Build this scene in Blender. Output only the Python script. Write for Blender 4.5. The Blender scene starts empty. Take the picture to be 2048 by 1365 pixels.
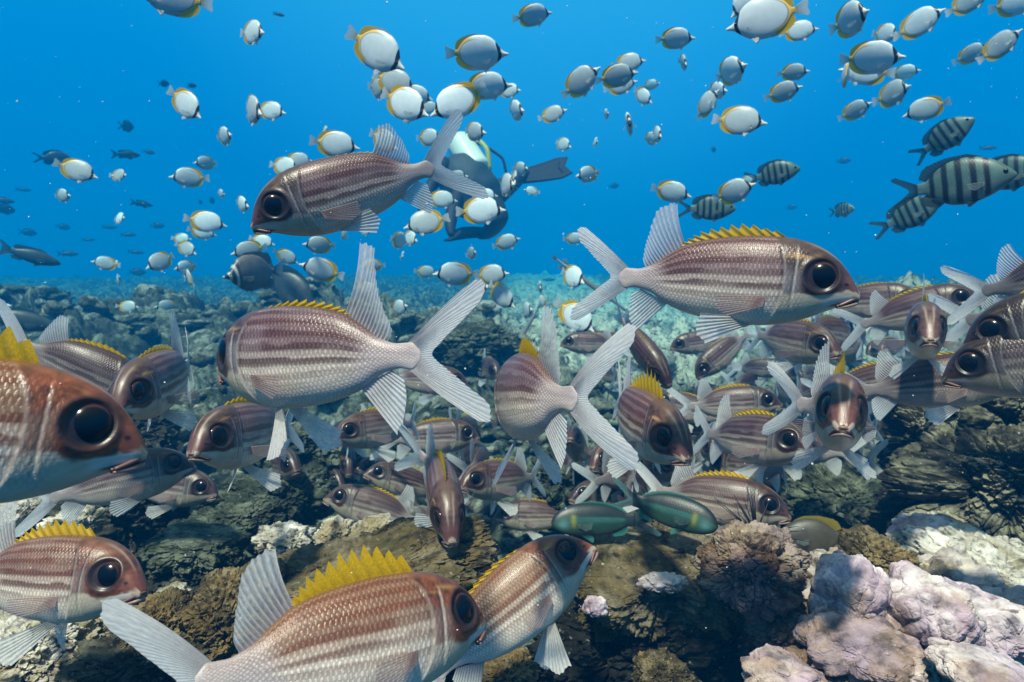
import bpy, math, random
import numpy as np
from mathutils import Matrix, Vector

scene = bpy.context.scene
COL = scene.collection

# ---------------------------------------------------------------- camera, water light, sun, exposure
F = 2048 * 24.0 / 36.0            # focal length in pixels of the 2048 px wide photograph
PITCH = math.radians(7.6)
cam_data = bpy.data.cameras.new("camera")
cam_data.lens = 24.0
cam_data.sensor_width = 36.0
cam_data.clip_start = 0.02
cam_data.clip_end = 200.0
cam_data.dof.use_dof = True
cam_data.dof.focus_distance = 0.62
cam_data.dof.aperture_fstop = 14.0
cam = bpy.data.objects.new("camera", cam_data)
cam.rotation_euler = (math.pi / 2 - PITCH, 0, 0)
COL.objects.link(cam)
scene.camera = cam
scene.render.resolution_x = 1024
scene.render.resolution_y = 682
FWD = np.array([0, math.cos(PITCH), -math.sin(PITCH)])
UPV = np.array([0, math.sin(PITCH), math.cos(PITCH)])
RGT = np.array([1.0, 0, 0])

scene.view_settings.view_transform = 'Standard'
scene.view_settings.look = 'None'
scene.view_settings.exposure = 0.55
scene.view_settings.gamma = 1.0
scene.cycles.volume_bounces = 1
scene.cycles.max_bounces = 6
scene.cycles.diffuse_bounces = 2
scene.cycles.glossy_bounces = 2
scene.cycles.transmission_bounces = 2
scene.cycles.transparent_max_bounces = 12
scene.cycles.use_denoising = True
scene.cycles.caustics_reflective = False
scene.cycles.caustics_refractive = False
scene.cycles.sample_clamp_indirect = 4.0

SUN_EL, SUN_AZ = 63.0, 208.0      # azimuth clockwise from +Y: the sun stands behind the camera, a little to its left
world = bpy.data.worlds.new("World")
scene.world = world
world.use_nodes = True
wt = world.node_tree
wt.nodes.clear()
def wn(kind, **kw):
    n = wt.nodes.new(kind)
    for k, v in kw.items():
        setattr(n, k, v)
    return n
sky = wn('ShaderNodeTexSky', sky_type='NISHITA', sun_disc=False)
sky.sun_elevation = math.radians(SUN_EL)
sky.sun_rotation = math.radians(SUN_AZ)
geo = wn('ShaderNodeTexCoord')
sep = wn('ShaderNodeSeparateXYZ')
wt.links.new(geo.outputs['Generated'], sep.inputs[0])
# open water seen from under the surface: dark blue below, blue ahead, the bright window of sky overhead
ramp = wn('ShaderNodeValToRGB')
mr = wn('ShaderNodeMapRange')
mr.inputs['From Min'].default_value = -1.0
mr.inputs['From Max'].default_value = 1.0
wt.links.new(sep.outputs['Z'], mr.inputs['Value'])
wt.links.new(mr.outputs[0], ramp.inputs[0])
def set_ramp(r, stops):
    el = r.color_ramp.elements
    while len(el) > 1:
        el.remove(el[-1])
    el[0].position = stops[0][0]
    el[0].color = (*stops[0][1], 1)
    for p, c in stops[1:]:
        e = el.new(p)
        e.color = (*c, 1)
set_ramp(ramp, WORLD_STOPS := [
    (0.0, (0.0, 0.02, 0.05)), (0.38, (0.0, 0.035, 0.075)), (0.47, (0.0, 0.10, 0.28)), (0.5, (0.0, 0.145, 0.42)), (0.62, (0.0, 0.19, 0.50)),
    (0.68, (0.004, 0.225, 0.52)), (0.76, (0.04, 0.21, 0.36)), (0.88, (0.15, 0.18, 0.16)), (1.0, (0.23, 0.24, 0.20))])
# a broad brighter patch of water around the direction of the light ahead
dotn = wn('ShaderNodeVectorMath', operation='DOT_PRODUCT')
wt.links.new(geo.outputs['Generated'], dotn.inputs[0])
dotn.inputs[1].default_value = (0.03, 0.90, 0.43)
mr2 = wn('ShaderNodeMapRange', interpolation_type='SMOOTHSTEP')
mr2.inputs['From Min'].default_value = 0.86
mr2.inputs['From Max'].default_value = 1.0
wt.links.new(dotn.outputs['Value'], mr2.inputs['Value'])
glow = wn('ShaderNodeMix', data_type='RGBA', blend_type='ADD')
glow.inputs[0].default_value = 1.0
gcol = wn('ShaderNodeMix', data_type='RGBA')
gcol.inputs[6].default_value = (0, 0, 0, 1)
gcol.inputs[7].default_value = (0.02, 0.075, 0.09, 1)
wt.links.new(mr2.outputs[0], gcol.inputs[0])
wt.links.new(ramp.outputs[0], glow.inputs[6])
wt.links.new(gcol.outputs[2], glow.inputs[7])
bg1 = wn('ShaderNodeBackground')
bg1.inputs[1].default_value = 1.0
wt.links.new(glow.outputs[2], bg1.inputs[0])
# daylight sky through the surface, only inside the overhead window
mr3 = wn('ShaderNodeMapRange', interpolation_type='SMOOTHSTEP')
mr3.inputs['From Min'].default_value = 0.55
mr3.inputs['From Max'].default_value = 0.8
mr3.inputs['To Max'].default_value = 0.05
wt.links.new(sep.outputs['Z'], mr3.inputs['Value'])
bg2 = wn('ShaderNodeBackground')
wt.links.new(sky.outputs[0], bg2.inputs[0])
wt.links.new(mr3.outputs[0], bg2.inputs[1])
adds = wn('ShaderNodeAddShader')
wt.links.new(bg1.outputs[0], adds.inputs[0])
wt.links.new(bg2.outputs[0], adds.inputs[1])
wo = wn('ShaderNodeOutputWorld')
wt.links.new(adds.outputs[0], wo.inputs['Surface'])

sun_data = bpy.data.lights.new("sun", 'SUN')
sun_data.energy = 5.0
sun_data.angle = math.radians(3.0)
sun_data.color = (1.0, 0.80, 0.66)
sun = bpy.data.objects.new("sun", sun_data)
_el, _az = math.radians(SUN_EL), math.radians(SUN_AZ)
_to = Vector((math.sin(_az) * math.cos(_el), math.cos(_az) * math.cos(_el), math.sin(_el)))
sun.rotation_euler = _to.to_track_quat('Z', 'Y').to_euler()
COL.objects.link(sun)

HAZE_DENSITY = 0.12
HAZE_COLOR = (0.0, 0.125, 0.33)
HAZE_ABSORB = (0.0, 0.5, 0.7)

# ---------------------------------------------------------------- small helpers
def tag(o, label=None, cat=None, group=None, kind=None):
    if label: o["label"] = label
    if cat: o["category"] = cat
    if group: o["group"] = group
    if kind: o["kind"] = kind
    return o

def pt(x, y, d):
    """World point that stands d metres deep behind photograph pixel (x, y)."""
    return RGT * ((x - 1024) / F * d) + UPV * ((682.5 - y) / F * d) + FWD * d

def view_rot(x, y):
    ray = pt(x, y, 1.0)
    ray = ray / np.linalg.norm(ray)
    X = np.cross(ray, UPV); X /= np.linalg.norm(X)
    Z = np.cross(X, ray)
    return Matrix(((X[0], ray[0], Z[0]), (X[1], ray[1], Z[1]), (X[2], ray[2], Z[2])))

def pchip(xs, ys, x):
    xs = np.asarray(xs, float); ys = np.asarray(ys, float)
    h = np.diff(xs); dl = np.diff(ys) / h
    m = np.zeros_like(ys)
    m[0], m[-1] = dl[0], dl[-1]
    for i in range(1, len(xs) - 1):
        if dl[i - 1] * dl[i] > 0:
            w1, w2 = 2 * h[i] + h[i - 1], h[i] + 2 * h[i - 1]
            m[i] = (w1 + w2) / (w1 / dl[i - 1] + w2 / dl[i])
    x = np.clip(np.asarray(x, float), xs[0], xs[-1])
    i = np.clip(np.searchsorted(xs, x) - 1, 0, len(h) - 1)
    t = (x - xs[i]) / h[i]
    return ((2*t**3 - 3*t**2 + 1) * ys[i] + (t**3 - 2*t**2 + t) * h[i] * m[i]
            + (-2*t**3 + 3*t**2) * ys[i+1] + (t**3 - t**2) * h[i] * m[i+1])

def sstep(a, b, x):
    t = np.clip((x - a) / (b - a), 0, 1)
    return t * t * (3 - 2 * t)

def _hash(i, j, k, seed):
    h = (i.astype(np.int64) * 374761393 + j.astype(np.int64) * 668265263 + k.astype(np.int64) * 2147483647 + seed * 974711) & 0xffffffff
    h = ((h ^ (h >> 13)) * 1274126177) & 0xffffffff
    h = ((h ^ (h >> 16)) * 2246822519) & 0xffffffff
    return ((h ^ (h >> 15)) & 0xffffff).astype(float) / 0xffffff

def vnoise(p, seed=0):
    """Smooth value noise in -1..1 for points p (N, 3)."""
    p = np.asarray(p, float)
    f = np.floor(p); t = p - f
    t = t * t * t * (t * (t * 6 - 15) + 10)
    f = f.astype(np.int64)
    out = 0.0
    for a in (0, 1):
        for b in (0, 1):
            for c in (0, 1):
                w = (t[:, 0] if a else 1 - t[:, 0]) * (t[:, 1] if b else 1 - t[:, 1]) * (t[:, 2] if c else 1 - t[:, 2])
                out = out + w * _hash(f[:, 0] + a, f[:, 1] + b, f[:, 2] + c, seed)
    return out * 2 - 1

def fbm(p, octaves=4, seed=0, gain=0.5, ridged=False):
    s, a, tot = 0.0, 1.0, 0.0
    for o in range(octaves):
        n = vnoise(p * (2.03 ** o) + 17.3 * o, seed + o)
        if ridged: n = 1 - 2 * np.abs(n)
        s = s + a * n; tot += a; a *= gain
    return s / tot

def worley(p, seed=0):
    """Distance to the nearest of one jittered point per unit cell (F1, F2) and that cell's random value."""
    f = np.floor(p).astype(np.int64)
    f1 = np.full(len(p), 9.0); f2 = np.full(len(p), 9.0); cid = np.zeros(len(p))
    for a in (-1, 0, 1):
        for b in (-1, 0, 1):
            for c in (-1, 0, 1):
                i, j, k = f[:, 0] + a, f[:, 1] + b, f[:, 2] + c
                q = np.stack([i + _hash(i, j, k, seed), j + _hash(i, j, k, seed + 7), k + _hash(i, j, k, seed + 13)], 1)
                d = np.linalg.norm(p - q, axis=1)
                closer = d < f1
                f2 = np.where(closer, f1, np.minimum(f2, d))
                cid = np.where(closer, _hash(i, j, k, seed + 29), cid)
                f1 = np.where(closer, d, f1)
    return f1, f2, cid

def mesh_np(name, v, f, mat=None, col=None, fuv=None, smooth=True):
    """Mesh from vertex and face arrays (faces: a list of int arrays of triangles or quads)."""
    me = bpy.data.meshes.new(name)
    v = np.asarray(v, np.float32)
    me.vertices.add(len(v)); me.vertices.foreach_set("co", v.ravel())
    fl = [np.asarray(q, np.int32) for q in f if len(q)]
    loops = np.concatenate([q.ravel() for q in fl])
    sizes = np.concatenate([np.full(len(q), q.shape[1], np.int32) for q in fl])
    starts = np.concatenate([[0], np.cumsum(sizes)[:-1]]).astype(np.int32)
    me.loops.add(len(loops)); me.loops.foreach_set("vertex_index", loops)
    me.polygons.add(len(sizes)); me.polygons.foreach_set("loop_start", starts)
    me.update(calc_edges=True)
    me.polygons.foreach_set("use_smooth", np.full(len(sizes), smooth))
    if col is not None:
        at = me.attributes.new("Col", 'FLOAT_COLOR', 'POINT')
        at.data.foreach_set("color", np.asarray(col, np.float32).ravel())
    if fuv is not None:
        at = me.attributes.new("fuv", 'FLOAT_VECTOR', 'POINT')
        at.data.foreach_set("vector", np.asarray(fuv, np.float32).ravel())
    if mat: me.materials.append(mat)
    me.validate()
    return me

def link(name, me, parent=None):
    o = bpy.data.objects.new(name, me)
    COL.objects.link(o)
    if parent is not None: o.parent = parent
    return o

def grid_faces(n, m, wrap=False):
    i = np.arange(n - 1)[:, None]; j = np.arange(m if wrap else m - 1)[None, :]
    jn = (j + 1) % m
    return np.stack([i * m + j + 0 * i, i * m + jn, (i + 1) * m + jn, (i + 1) * m + j], -1).reshape(-1, 4)

# ---------------------------------------------------------------- node material helpers
class Nt:
    def __init__(self, name):
        self.m = bpy.data.materials.new(name)
        self.m.use_nodes = True
        self.t = self.m.node_tree
        self.t.nodes.clear()
        self.out = self.t.nodes.new('ShaderNodeOutputMaterial')
    def n(self, kind, ins=None, **kw):
        n = self.t.nodes.new(kind)
        for k, v in kw.items(): setattr(n, k, v)
        for k, v in (ins or {}).items():
            if isinstance(v, bpy.types.NodeSocket): self.t.links.new(v, n.inputs[k])
            else: n.inputs[k].default_value = v
        return n
    def math(self, op, a, b=0.0, c=0.0, clamp=False):
        return self.n('ShaderNodeMath', {0: a, 1: b, 2: c}, operation=op, use_clamp=clamp).outputs[0]
    def mix(self, fac, a, b, blend='MIX'):
        return self.n('ShaderNodeMix', {0: fac, 6: a, 7: b}, data_type='RGBA', blend_type=blend).outputs[2]
    def maprange(self, v, a, b, c=0.0, d=1.0):
        return self.n('ShaderNodeMapRange', {'Value': v, 'From Min': a, 'From Max': b, 'To Min': c, 'To Max': d},
                      interpolation_type='SMOOTHSTEP').outputs[0]
    def surf(self, sh):
        self.t.links.new(sh, self.out.inputs['Surface'])
        return self.m
# ---------------------------------------------------------------- fish: materials
def make_skin(name, ncol, nrow, rough=0.36, streak=1.0, bump=0.25, mottle=0.5):
    t = Nt(name)
    c = t.n('ShaderNodeAttribute', attribute_name='Col')
    uv = t.n('ShaderNodeAttribute', attribute_name='fuv')
    s = t.n('ShaderNodeSeparateXYZ', {0: uv.outputs['Vector']})
    wob = t.n('ShaderNodeTexNoise', {'Scale': 22.0, 'Detail': 2.0, 'Vector': uv.outputs['Vector']})
    wv = t.math('MULTIPLY', t.math('SUBTRACT', wob.outputs[0], 0.5), 0.9)
    cc = t.math('ADD', t.math('MULTIPLY', s.outputs[0], ncol), wv)
    rr = t.math('ADD', t.math('MULTIPLY', s.outputs[1], nrow), t.math('MULTIPLY', wv, 0.6))
    row = t.math('FLOOR', rr)
    off = t.math('MULTIPLY', t.math('MODULO', row, 2.0), 0.5)
    cx = t.math('SUBTRACT', t.math('FRACT', t.math('ADD', cc, off)), 0.5)
    cy = t.math('SUBTRACT', t.math('FRACT', rr), 0.5)
    bulge = t.math('SUBTRACT', 1.0, t.math('ADD', t.math('MULTIPLY', t.math('MULTIPLY', cx, cx), 10.0),
                                            t.math('MULTIPLY', t.math('MULTIPLY', cy, cy), 1.6)), clamp=True)
    lens = t.maprange(bulge, 0.15, 0.85)
    fine = t.n('ShaderNodeTexNoise', {'Scale': 60.0, 'Detail': 3.0, 'Vector': uv.outputs['Vector']})
    lens2 = t.math('MULTIPLY', lens, t.maprange(fine.outputs[0], 0.30, 0.62, 0.25, 1.0))
    k = t.math('MULTIPLY', c.outputs['Alpha'], streak)
    dark = t.mix(t.math('MULTIPLY', k, 0.6), c.outputs['Color'], t.mix(1.0, c.outputs['Color'], (0.50, 0.46, 0.46, 1), 'MULTIPLY'))
    lite = t.mix(t.math('MULTIPLY', k, 0.5), c.outputs['Color'], t.mix(1.0, t.mix(1.0, c.outputs['Color'], (1.4, 1.35, 1.35, 1), 'MULTIPLY'), (.02, .018, .018, 1), 'ADD'))
    colr = t.mix(lens2, dark, lite)
    mott = t.n('ShaderNodeTexNoise', {'Scale': 9.0, 'Detail': 5.0, 'Roughness': 0.65, 'Vector': uv.outputs['Vector']})
    colr = t.mix(mottle, colr, t.mix(1.0, colr, t.n('ShaderNodeCombineColor', {0: t.maprange(mott.outputs[0], .3, .7, .70, 1.25), 1: t.maprange(mott.outputs[0], .3, .7, .70, 1.25), 2: t.maprange(mott.outputs[0], .3, .7, .70, 1.25)}).outputs[0], 'MULTIPLY'))
    h = t.math('ADD', t.math('MULTIPLY', t.math('MULTIPLY', lens, c.outputs['Alpha']), 1.0), t.math('MULTIPLY', fine.outputs[0], 0.35))
    b = t.n('ShaderNodeBump', {'Strength': bump, 'Distance': 0.0015, 'Height': h})
    p = t.n('ShaderNodeBsdfPrincipled', {'Base Color': colr, 'Roughness': rough, 'Specular IOR Level': 0.5, 'Normal': b.outputs[0]})
    return t.surf(p.outputs[0])

def make_fin(name, rough=0.45):
    t = Nt(name)
    c = t.n('ShaderNodeAttribute', attribute_name='Col')
    uv = t.n('ShaderNodeAttribute', attribute_name='fuv')
    nz = t.n('ShaderNodeTexNoise', {'Scale': 14.0, 'Detail': 4.0, 'Vector': uv.outputs['Vector']})
    g = t.maprange(nz.outputs[0], .25, .75, .72, 1.15)
    colr = t.mix(1.0, c.outputs['Color'], t.n('ShaderNodeCombineColor', {0: g, 1: g, 2: g}).outputs[0], 'MULTIPLY')
    p = t.n('ShaderNodeBsdfPrincipled', {'Base Color': colr, 'Roughness': rough, 'Specular IOR Level': 0.4})
    tl = t.n('ShaderNodeBsdfTranslucent', {'Color': colr})
    a = t.n('ShaderNodeMixShader', {0: 0.5, 1: p.outputs[0], 2: tl.outputs[0]})
    tr = t.n('ShaderNodeBsdfTransparent')
    b = t.n('ShaderNodeMixShader', {0: c.outputs['Alpha'], 1: tr.outputs[0], 2: a.outputs[0]})
    return t.surf(b.outputs[0])

def make_eye():
    t = Nt("fish_eye")
    c = t.n('ShaderNodeAttribute', attribute_name='Col')
    p = t.n('ShaderNodeBsdfPrincipled', {'Base Color': c.outputs['Color'], 'Roughness': 0.2, 'Specular IOR Level': 0.4})
    return t.surf(p.outputs[0])

SKIN_SQ = make_skin("striped_scaly_skin", 58, 26, rough=.37)
SKIN_BF = make_skin("silver_smooth_skin", 40, 26, rough=0.40, streak=0.14, bump=0.06, mottle=.16)
SKIN_DK = make_skin("barred_scaly_skin", 30, 18, rough=0.42, streak=0.4, bump=0.15)
FIN = make_fin("fin_membrane")
EYE = make_eye()

# ---------------------------------------------------------------- fish: geometry
# fish space: the snout at (0.5, 0, 0), the tail base at (-0.5, 0, 0), +Y its left flank, +Z its back; lengths in standard lengths
class Bend:
    """Bends everything sideways along the spine: k1 from mid-body to the tail, k0 for the head end."""
    def __init__(self, k=0.0, kh=0.0):
        s = np.linspace(-1.1, 0.9, 401)
        kap = k * sstep(0.22, -0.25, s) + kh * sstep(0.0, 0.35, s)
        ds = s[1] - s[0]
        i0 = np.argmin(np.abs(s))
        phi = np.cumsum(kap) * ds; phi -= phi[i0]
        xs = np.cumsum(np.cos(phi)) * ds; ys = np.cumsum(np.sin(phi)) * ds
        self.s, self.phi, self.x, self.y = s, phi, xs - xs[i0], ys - ys[i0]
    def __call__(self, v):
        v = np.asarray(v, float)
        ph = np.interp(v[:, 0], self.s, self.phi)
        cx = np.interp(v[:, 0], self.s, self.x); cy = np.interp(v[:, 0], self.s, self.y)
        return np.stack([cx - np.sin(ph) * v[:, 1], cy + np.cos(ph) * v[:, 1], v[:, 2]], 1)

def body_mesh(sp, nu, nv, bend):
    u = np.linspace(0, 1, nu) ** 1.25
    th = np.linspace(0, 2 * np.pi, nv, endpoint=False)
    U, T = np.meshgrid(u, th, indexing='ij')
    top, bot, wid = (pchip(sp['u'], sp[k], u)[:, None] for k in ('top', 'bot', 'wid'))
    c, s = np.cos(T), np.sin(T)
    mid = (top + bot) / 2 + (top - bot) * sp.get('mid', 0.0)
    z = mid + np.where(c > 0, top - mid, mid - bot) * np.sign(c) * np.abs(c) ** sp.get('q', 1.0)
    y = wid * np.sign(s) * np.abs(s) ** sp.get('p', 1.0)
    v01 = np.abs(np.where(T > np.pi, T - 2 * np.pi, T)) / np.pi
    if 'relief' in sp:
        y = y + np.sign(s) * sp['relief'](U, v01, z)
    col = sp['paint'](U.ravel(), v01.ravel(), z.ravel(), sp)
    P = np.stack([0.5 - U, y, z], -1).reshape(-1, 3)
    fuv = np.stack([U, v01, 0 * U + (s > 0) * 3.0], -1).reshape(-1, 3)
    n = len(P)
    P = np.concatenate([P, [[0.5, 0, (top[0, 0] + bot[0, 0]) / 2]], [[-0.5, 0, (top[-1, 0] + bot[-1, 0]) / 2]]])
    col = np.concatenate([col, col[:1], col[n - 1:n]])
    fuv = np.concatenate([fuv, fuv[:1], fuv[n - 1:n]])
    j = np.arange(nv); jn = (j + 1) % nv
    caps = np.concatenate([np.stack([np.full(nv, n), jn, j], 1), np.stack([np.full(nv, n + 1), (nu - 1) * nv + j, (nu - 1) * nv + jn], 1)])
    return bend(P), [grid_faces(nu, nv, True), caps], col, fuv

def fan(base, tip, rays, c_root, c_tip, bend, a_ray=0.95, a_mem=0.6, rag=0.05, amp=0.0035, per=6, ns=12,
        bow=0.0, saw=0.0, curl=0.0, c_ray=None, seed=1):
    """A fin as a fan of rays from a base curve to a tip curve; saw > 0 makes the toothed edge of a spiny fin."""
    nt = rays * per + 1
    t = np.linspace(0, 1, nt)
    def curve(pts):
        pts = np.asarray(pts, float)
        k = np.linspace(0, 1, len(pts)) if pts.shape[1] < 4 else pts[:, 3]
        return np.stack([pchip(k, pts[:, i], t) for i in range(3)], 1)
    B, T = curve(base), curve(tip)
    rnd = np.random.RandomState(seed)
    rl = rnd.uniform(1 - rag, 1 + rag * 0.3, rays + 1)
    f = t * rays
    L = np.interp(f, np.arange(rays + 1), rl)
    if saw > 0:
        fr = f - np.floor(f)
        L = L * (1 - saw * np.clip(fr * 1.15, 0, 1)); L[-1] *= 0.6
    else:
        L = L * (1 - rag * 0.45 * (0.5 - 0.5 * np.cos(2 * np.pi * f)))
    s = np.linspace(0, 1, ns)
    D = (T - B) * L[:, None]
    P = B[:, None, :] + D[:, None, :] * s[None, :, None]
    w = np.cos(2 * np.pi * f)
    nrm = np.cross(D, np.gradient(B, axis=0) + np.gradient(T, axis=0))
    nrm = nrm / (np.linalg.norm(nrm, axis=1, keepdims=True) + 1e-9)
    P = P + nrm[:, None, :] * (amp * w[:, None] * sstep(0, .15, s)[None, :] * (1 - 0.4 * s[None, :]))[..., None]
    lng = np.linalg.norm(D, axis=1)
    if bow: P[:, :, 0] += bow * (np.sin(np.pi * s * 0.9))[None, :] * lng[:, None]
    if curl: P = P + nrm[:, None, :] * (curl * lng[:, None] * (s ** 2)[None, :])[..., None]
    ray = (0.5 + 0.5 * w) ** 1.5
    cr, ct = np.asarray(c_root, float), np.asarray(c_tip, float)
    colr = cr[None, None, :] + (ct - cr)[None, None, :] * sstep(0.0, 0.8, s)[None, :, None] + 0 * P
    if c_ray is not None:
        colr = colr + (np.asarray(c_ray, float) - colr) * ray[:, None, None] * 0.75
    a = a_mem + (a_ray - a_mem) * ray[:, None]
    a = a + (0.97 - a) * sstep(0.35, 0.0, s)[None, :]
    col = np.concatenate([colr, np.broadcast_to(a[..., None], a.shape[:1] + (ns, 1))], -1).reshape(-1, 4)
    fuv = np.stack(np.broadcast_arrays(f[:, None] * 0.5, s[None, :] * 0.8, np.zeros((1, 1))), -1).reshape(-1, 3)
    P = P.reshape(-1, 3)
    return (bend(P) if bend else P), [grid_faces(nt, ns)], col, fuv

def ball(center, r3, axis_turn, paint, nu=18, nv=26):
    """An eye: a flattened ball whose pole (local +Y) looks outwards."""
    ph = np.linspace(0.02, math.pi - 0.02, nu)[:, None]; th = np.linspace(0, 2 * math.pi, nv, endpoint=False)[None, :]
    x = np.sin(ph) * np.cos(th); z = np.sin(ph) * np.sin(th); y = np.cos(ph) + 0 * th
    col = paint(np.arccos(np.clip(y, -1, 1)).ravel())
    P = np.stack([x * r3[0], y * r3[1], z * r3[2]], -1).reshape(-1, 3)
    ca, sa = math.cos(axis_turn), math.sin(axis_turn)
    P = np.stack([P[:, 0] * ca + P[:, 1] * sa, -P[:, 0] * sa + P[:, 1] * ca, P[:, 2]], 1)
    return P + np.asarray(center), [grid_faces(nu, nv, True)], col

def mirror(v): 
    return np.asarray(v) * np.array([1, -1, 1])

def tube(path, rad, nv=10):
    path = np.asarray(path, float); n = len(path)
    tg = np.gradient(path, axis=0); tg /= np.linalg.norm(tg, axis=1, keepdims=True)
    up = np.array([0, 0, 1.0])
    a = np.cross(tg, up); a /= np.linalg.norm(a, axis=1, keepdims=True) + 1e-9
    b = np.cross(a, tg)
    th = np.linspace(0, 2 * math.pi, nv, endpoint=False)
    rad = np.broadcast_to(rad, n)
    P = path[:, None, :] + rad[:, None, None] * (np.cos(th)[None, :, None] * a[:, None, :] + np.sin(th)[None, :, None] * b[:, None, :])
    return P.reshape(-1, 3), [grid_faces(n, nv, True), np.stack([np.zeros(nv - 2, int), np.arange(2, nv), np.arange(1, nv - 1)], 1),
                              (n - 1) * nv + np.stack([np.zeros(nv - 2, int), np.arange(1, nv - 1), np.arange(2, nv)], 1)]

def eye_paint(pupil, iris, ring, p_at, r_at, white=None):
    def f(a):
        c = np.zeros((len(a), 4)); c[:, 3] = 1
        k = sstep(p_at - .05, p_at + .05, a)[:, None]
        c[:, :3] = np.asarray(pupil) * (1 - k) + np.asarray(iris) * k
        r = np.exp(-((a - r_at) / 0.07) ** 2)[:, None]
        c[:, :3] = c[:, :3] * (1 - r) + np.asarray(ring) * r
        return c
    return f

def fish_parts(sp, bend, res=1.0, **pose):
    """All parts of a fish as (name, mesh) pairs; pose changes how its fins are held."""
    out = []
    v, f, c, uv = body_mesh(sp, int(sp.get('nu', 170) * res), 2 * int(sp.get('nv', 96) * res / 2), bend)
    out.append(('body', mesh_np('body', v, f, sp['skin'], c, uv)))
    for nm, (v, f, c, uv) in sp['fins'](bend, res, pose):
        out.append((nm, mesh_np(nm, v, f, FIN, c, uv)))
    for (v, f, c) in sp['eyes'](bend):
        out.append(('eye', mesh_np('eye', bend(v), f, EYE, c)))
    if 'mouth' in sp:
        v, f, c = sp['mouth']()
        out.append(('mouth', mesh_np('mouth', bend(v), f, sp['skin'], c, np.zeros((len(v), 3)))))
    return out

def merged(parts, name):
    """One mesh out of a fish's parts, for fish too small in the picture to show them."""
    import itertools
    V, FQ, C, UV, MI, mats, off = [], [], [], [], [], [], 0
    me = bpy.data.meshes.new(name)
    polys, idx = [], []
    for nm, m in parts:
        n = len(m.vertices)
        co = np.empty(n * 3, np.float32); m.vertices.foreach_get("co", co); V.append(co.reshape(-1, 3))
        cc = np.empty(n * 4, np.float32); m.attributes["Col"].data.foreach_get("color", cc); C.append(cc.reshape(-1, 4))
        if "fuv" in m.attributes:
            q = np.empty(n * 3, np.float32); m.attributes["fuv"].data.foreach_get("vector", q)
        else: q = np.zeros(n * 3, np.float32)
        UV.append(q.reshape(-1, 3))
        mt = m.materials[0]
        if mt not in mats: mats.append(mt)
        for p in m.polygons:
            polys.append([i + off for i in p.vertices]); idx.append(mats.index(mt))
        off += n
    me.from_pydata(np.concatenate(V).tolist(), [], polys)
    me.polygons.foreach_set("use_smooth", np.ones(len(polys), bool))
    me.polygons.foreach_set("material_index", np.array(idx, np.int32))
    a = me.attributes.new("Col", 'FLOAT_COLOR', 'POINT'); a.data.foreach_set("color", np.concatenate(C).ravel())
    a = me.attributes.new("fuv", 'FLOAT_VECTOR', 'POINT'); a.data.foreach_set("vector", np.concatenate(UV).ravel())
    for mt in mats: me.materials.append(mt)
    return me

def place(o, x, y, Lpx, size, yaw, pitch, roll):
    """Stand a fish behind pixel (x, y) at the distance at which its true length `size` spans Lpx pixels."""
    d = size * F / Lpx
    p = pt(x, y, d)
    R = view_rot(x, y) @ Matrix.Rotation(math.radians(yaw), 3, 'Z') @ Matrix.Rotation(math.radians(-pitch), 3, 'Y') @ Matrix.Rotation(math.radians(roll), 3, 'X')
    o.matrix_world = Matrix.Translation(Vector(p)) @ R.to_4x4() @ Matrix.Diagonal((size, size, size, 1))
    return o

def fish(name, parts, label, cat, group, x, y, Lpx, size, yaw, pitch=0, roll=0):
    """A fish as an Empty that carries its parts (parts is a list of (name, mesh), or one mesh for a tiny fish)."""
    if isinstance(parts, bpy.types.Mesh):
        o = link(name, parts)
    else:
        o = bpy.data.objects.new(name, None)
        o.empty_display_size = 0.05
        COL.objects.link(o)
        for nm, me in parts:
            link(nm, me, o)
    tag(o, label, cat, group)
    return place(o, x, y, Lpx, size, yaw, pitch, roll)
# ---------------------------------------------------------------- species
A = np.array
def both(fn, bend):
    """A paired fin on both flanks: fn(side) gives base, tip control points for +Y; mirrored for the other side."""
    return fn

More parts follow.
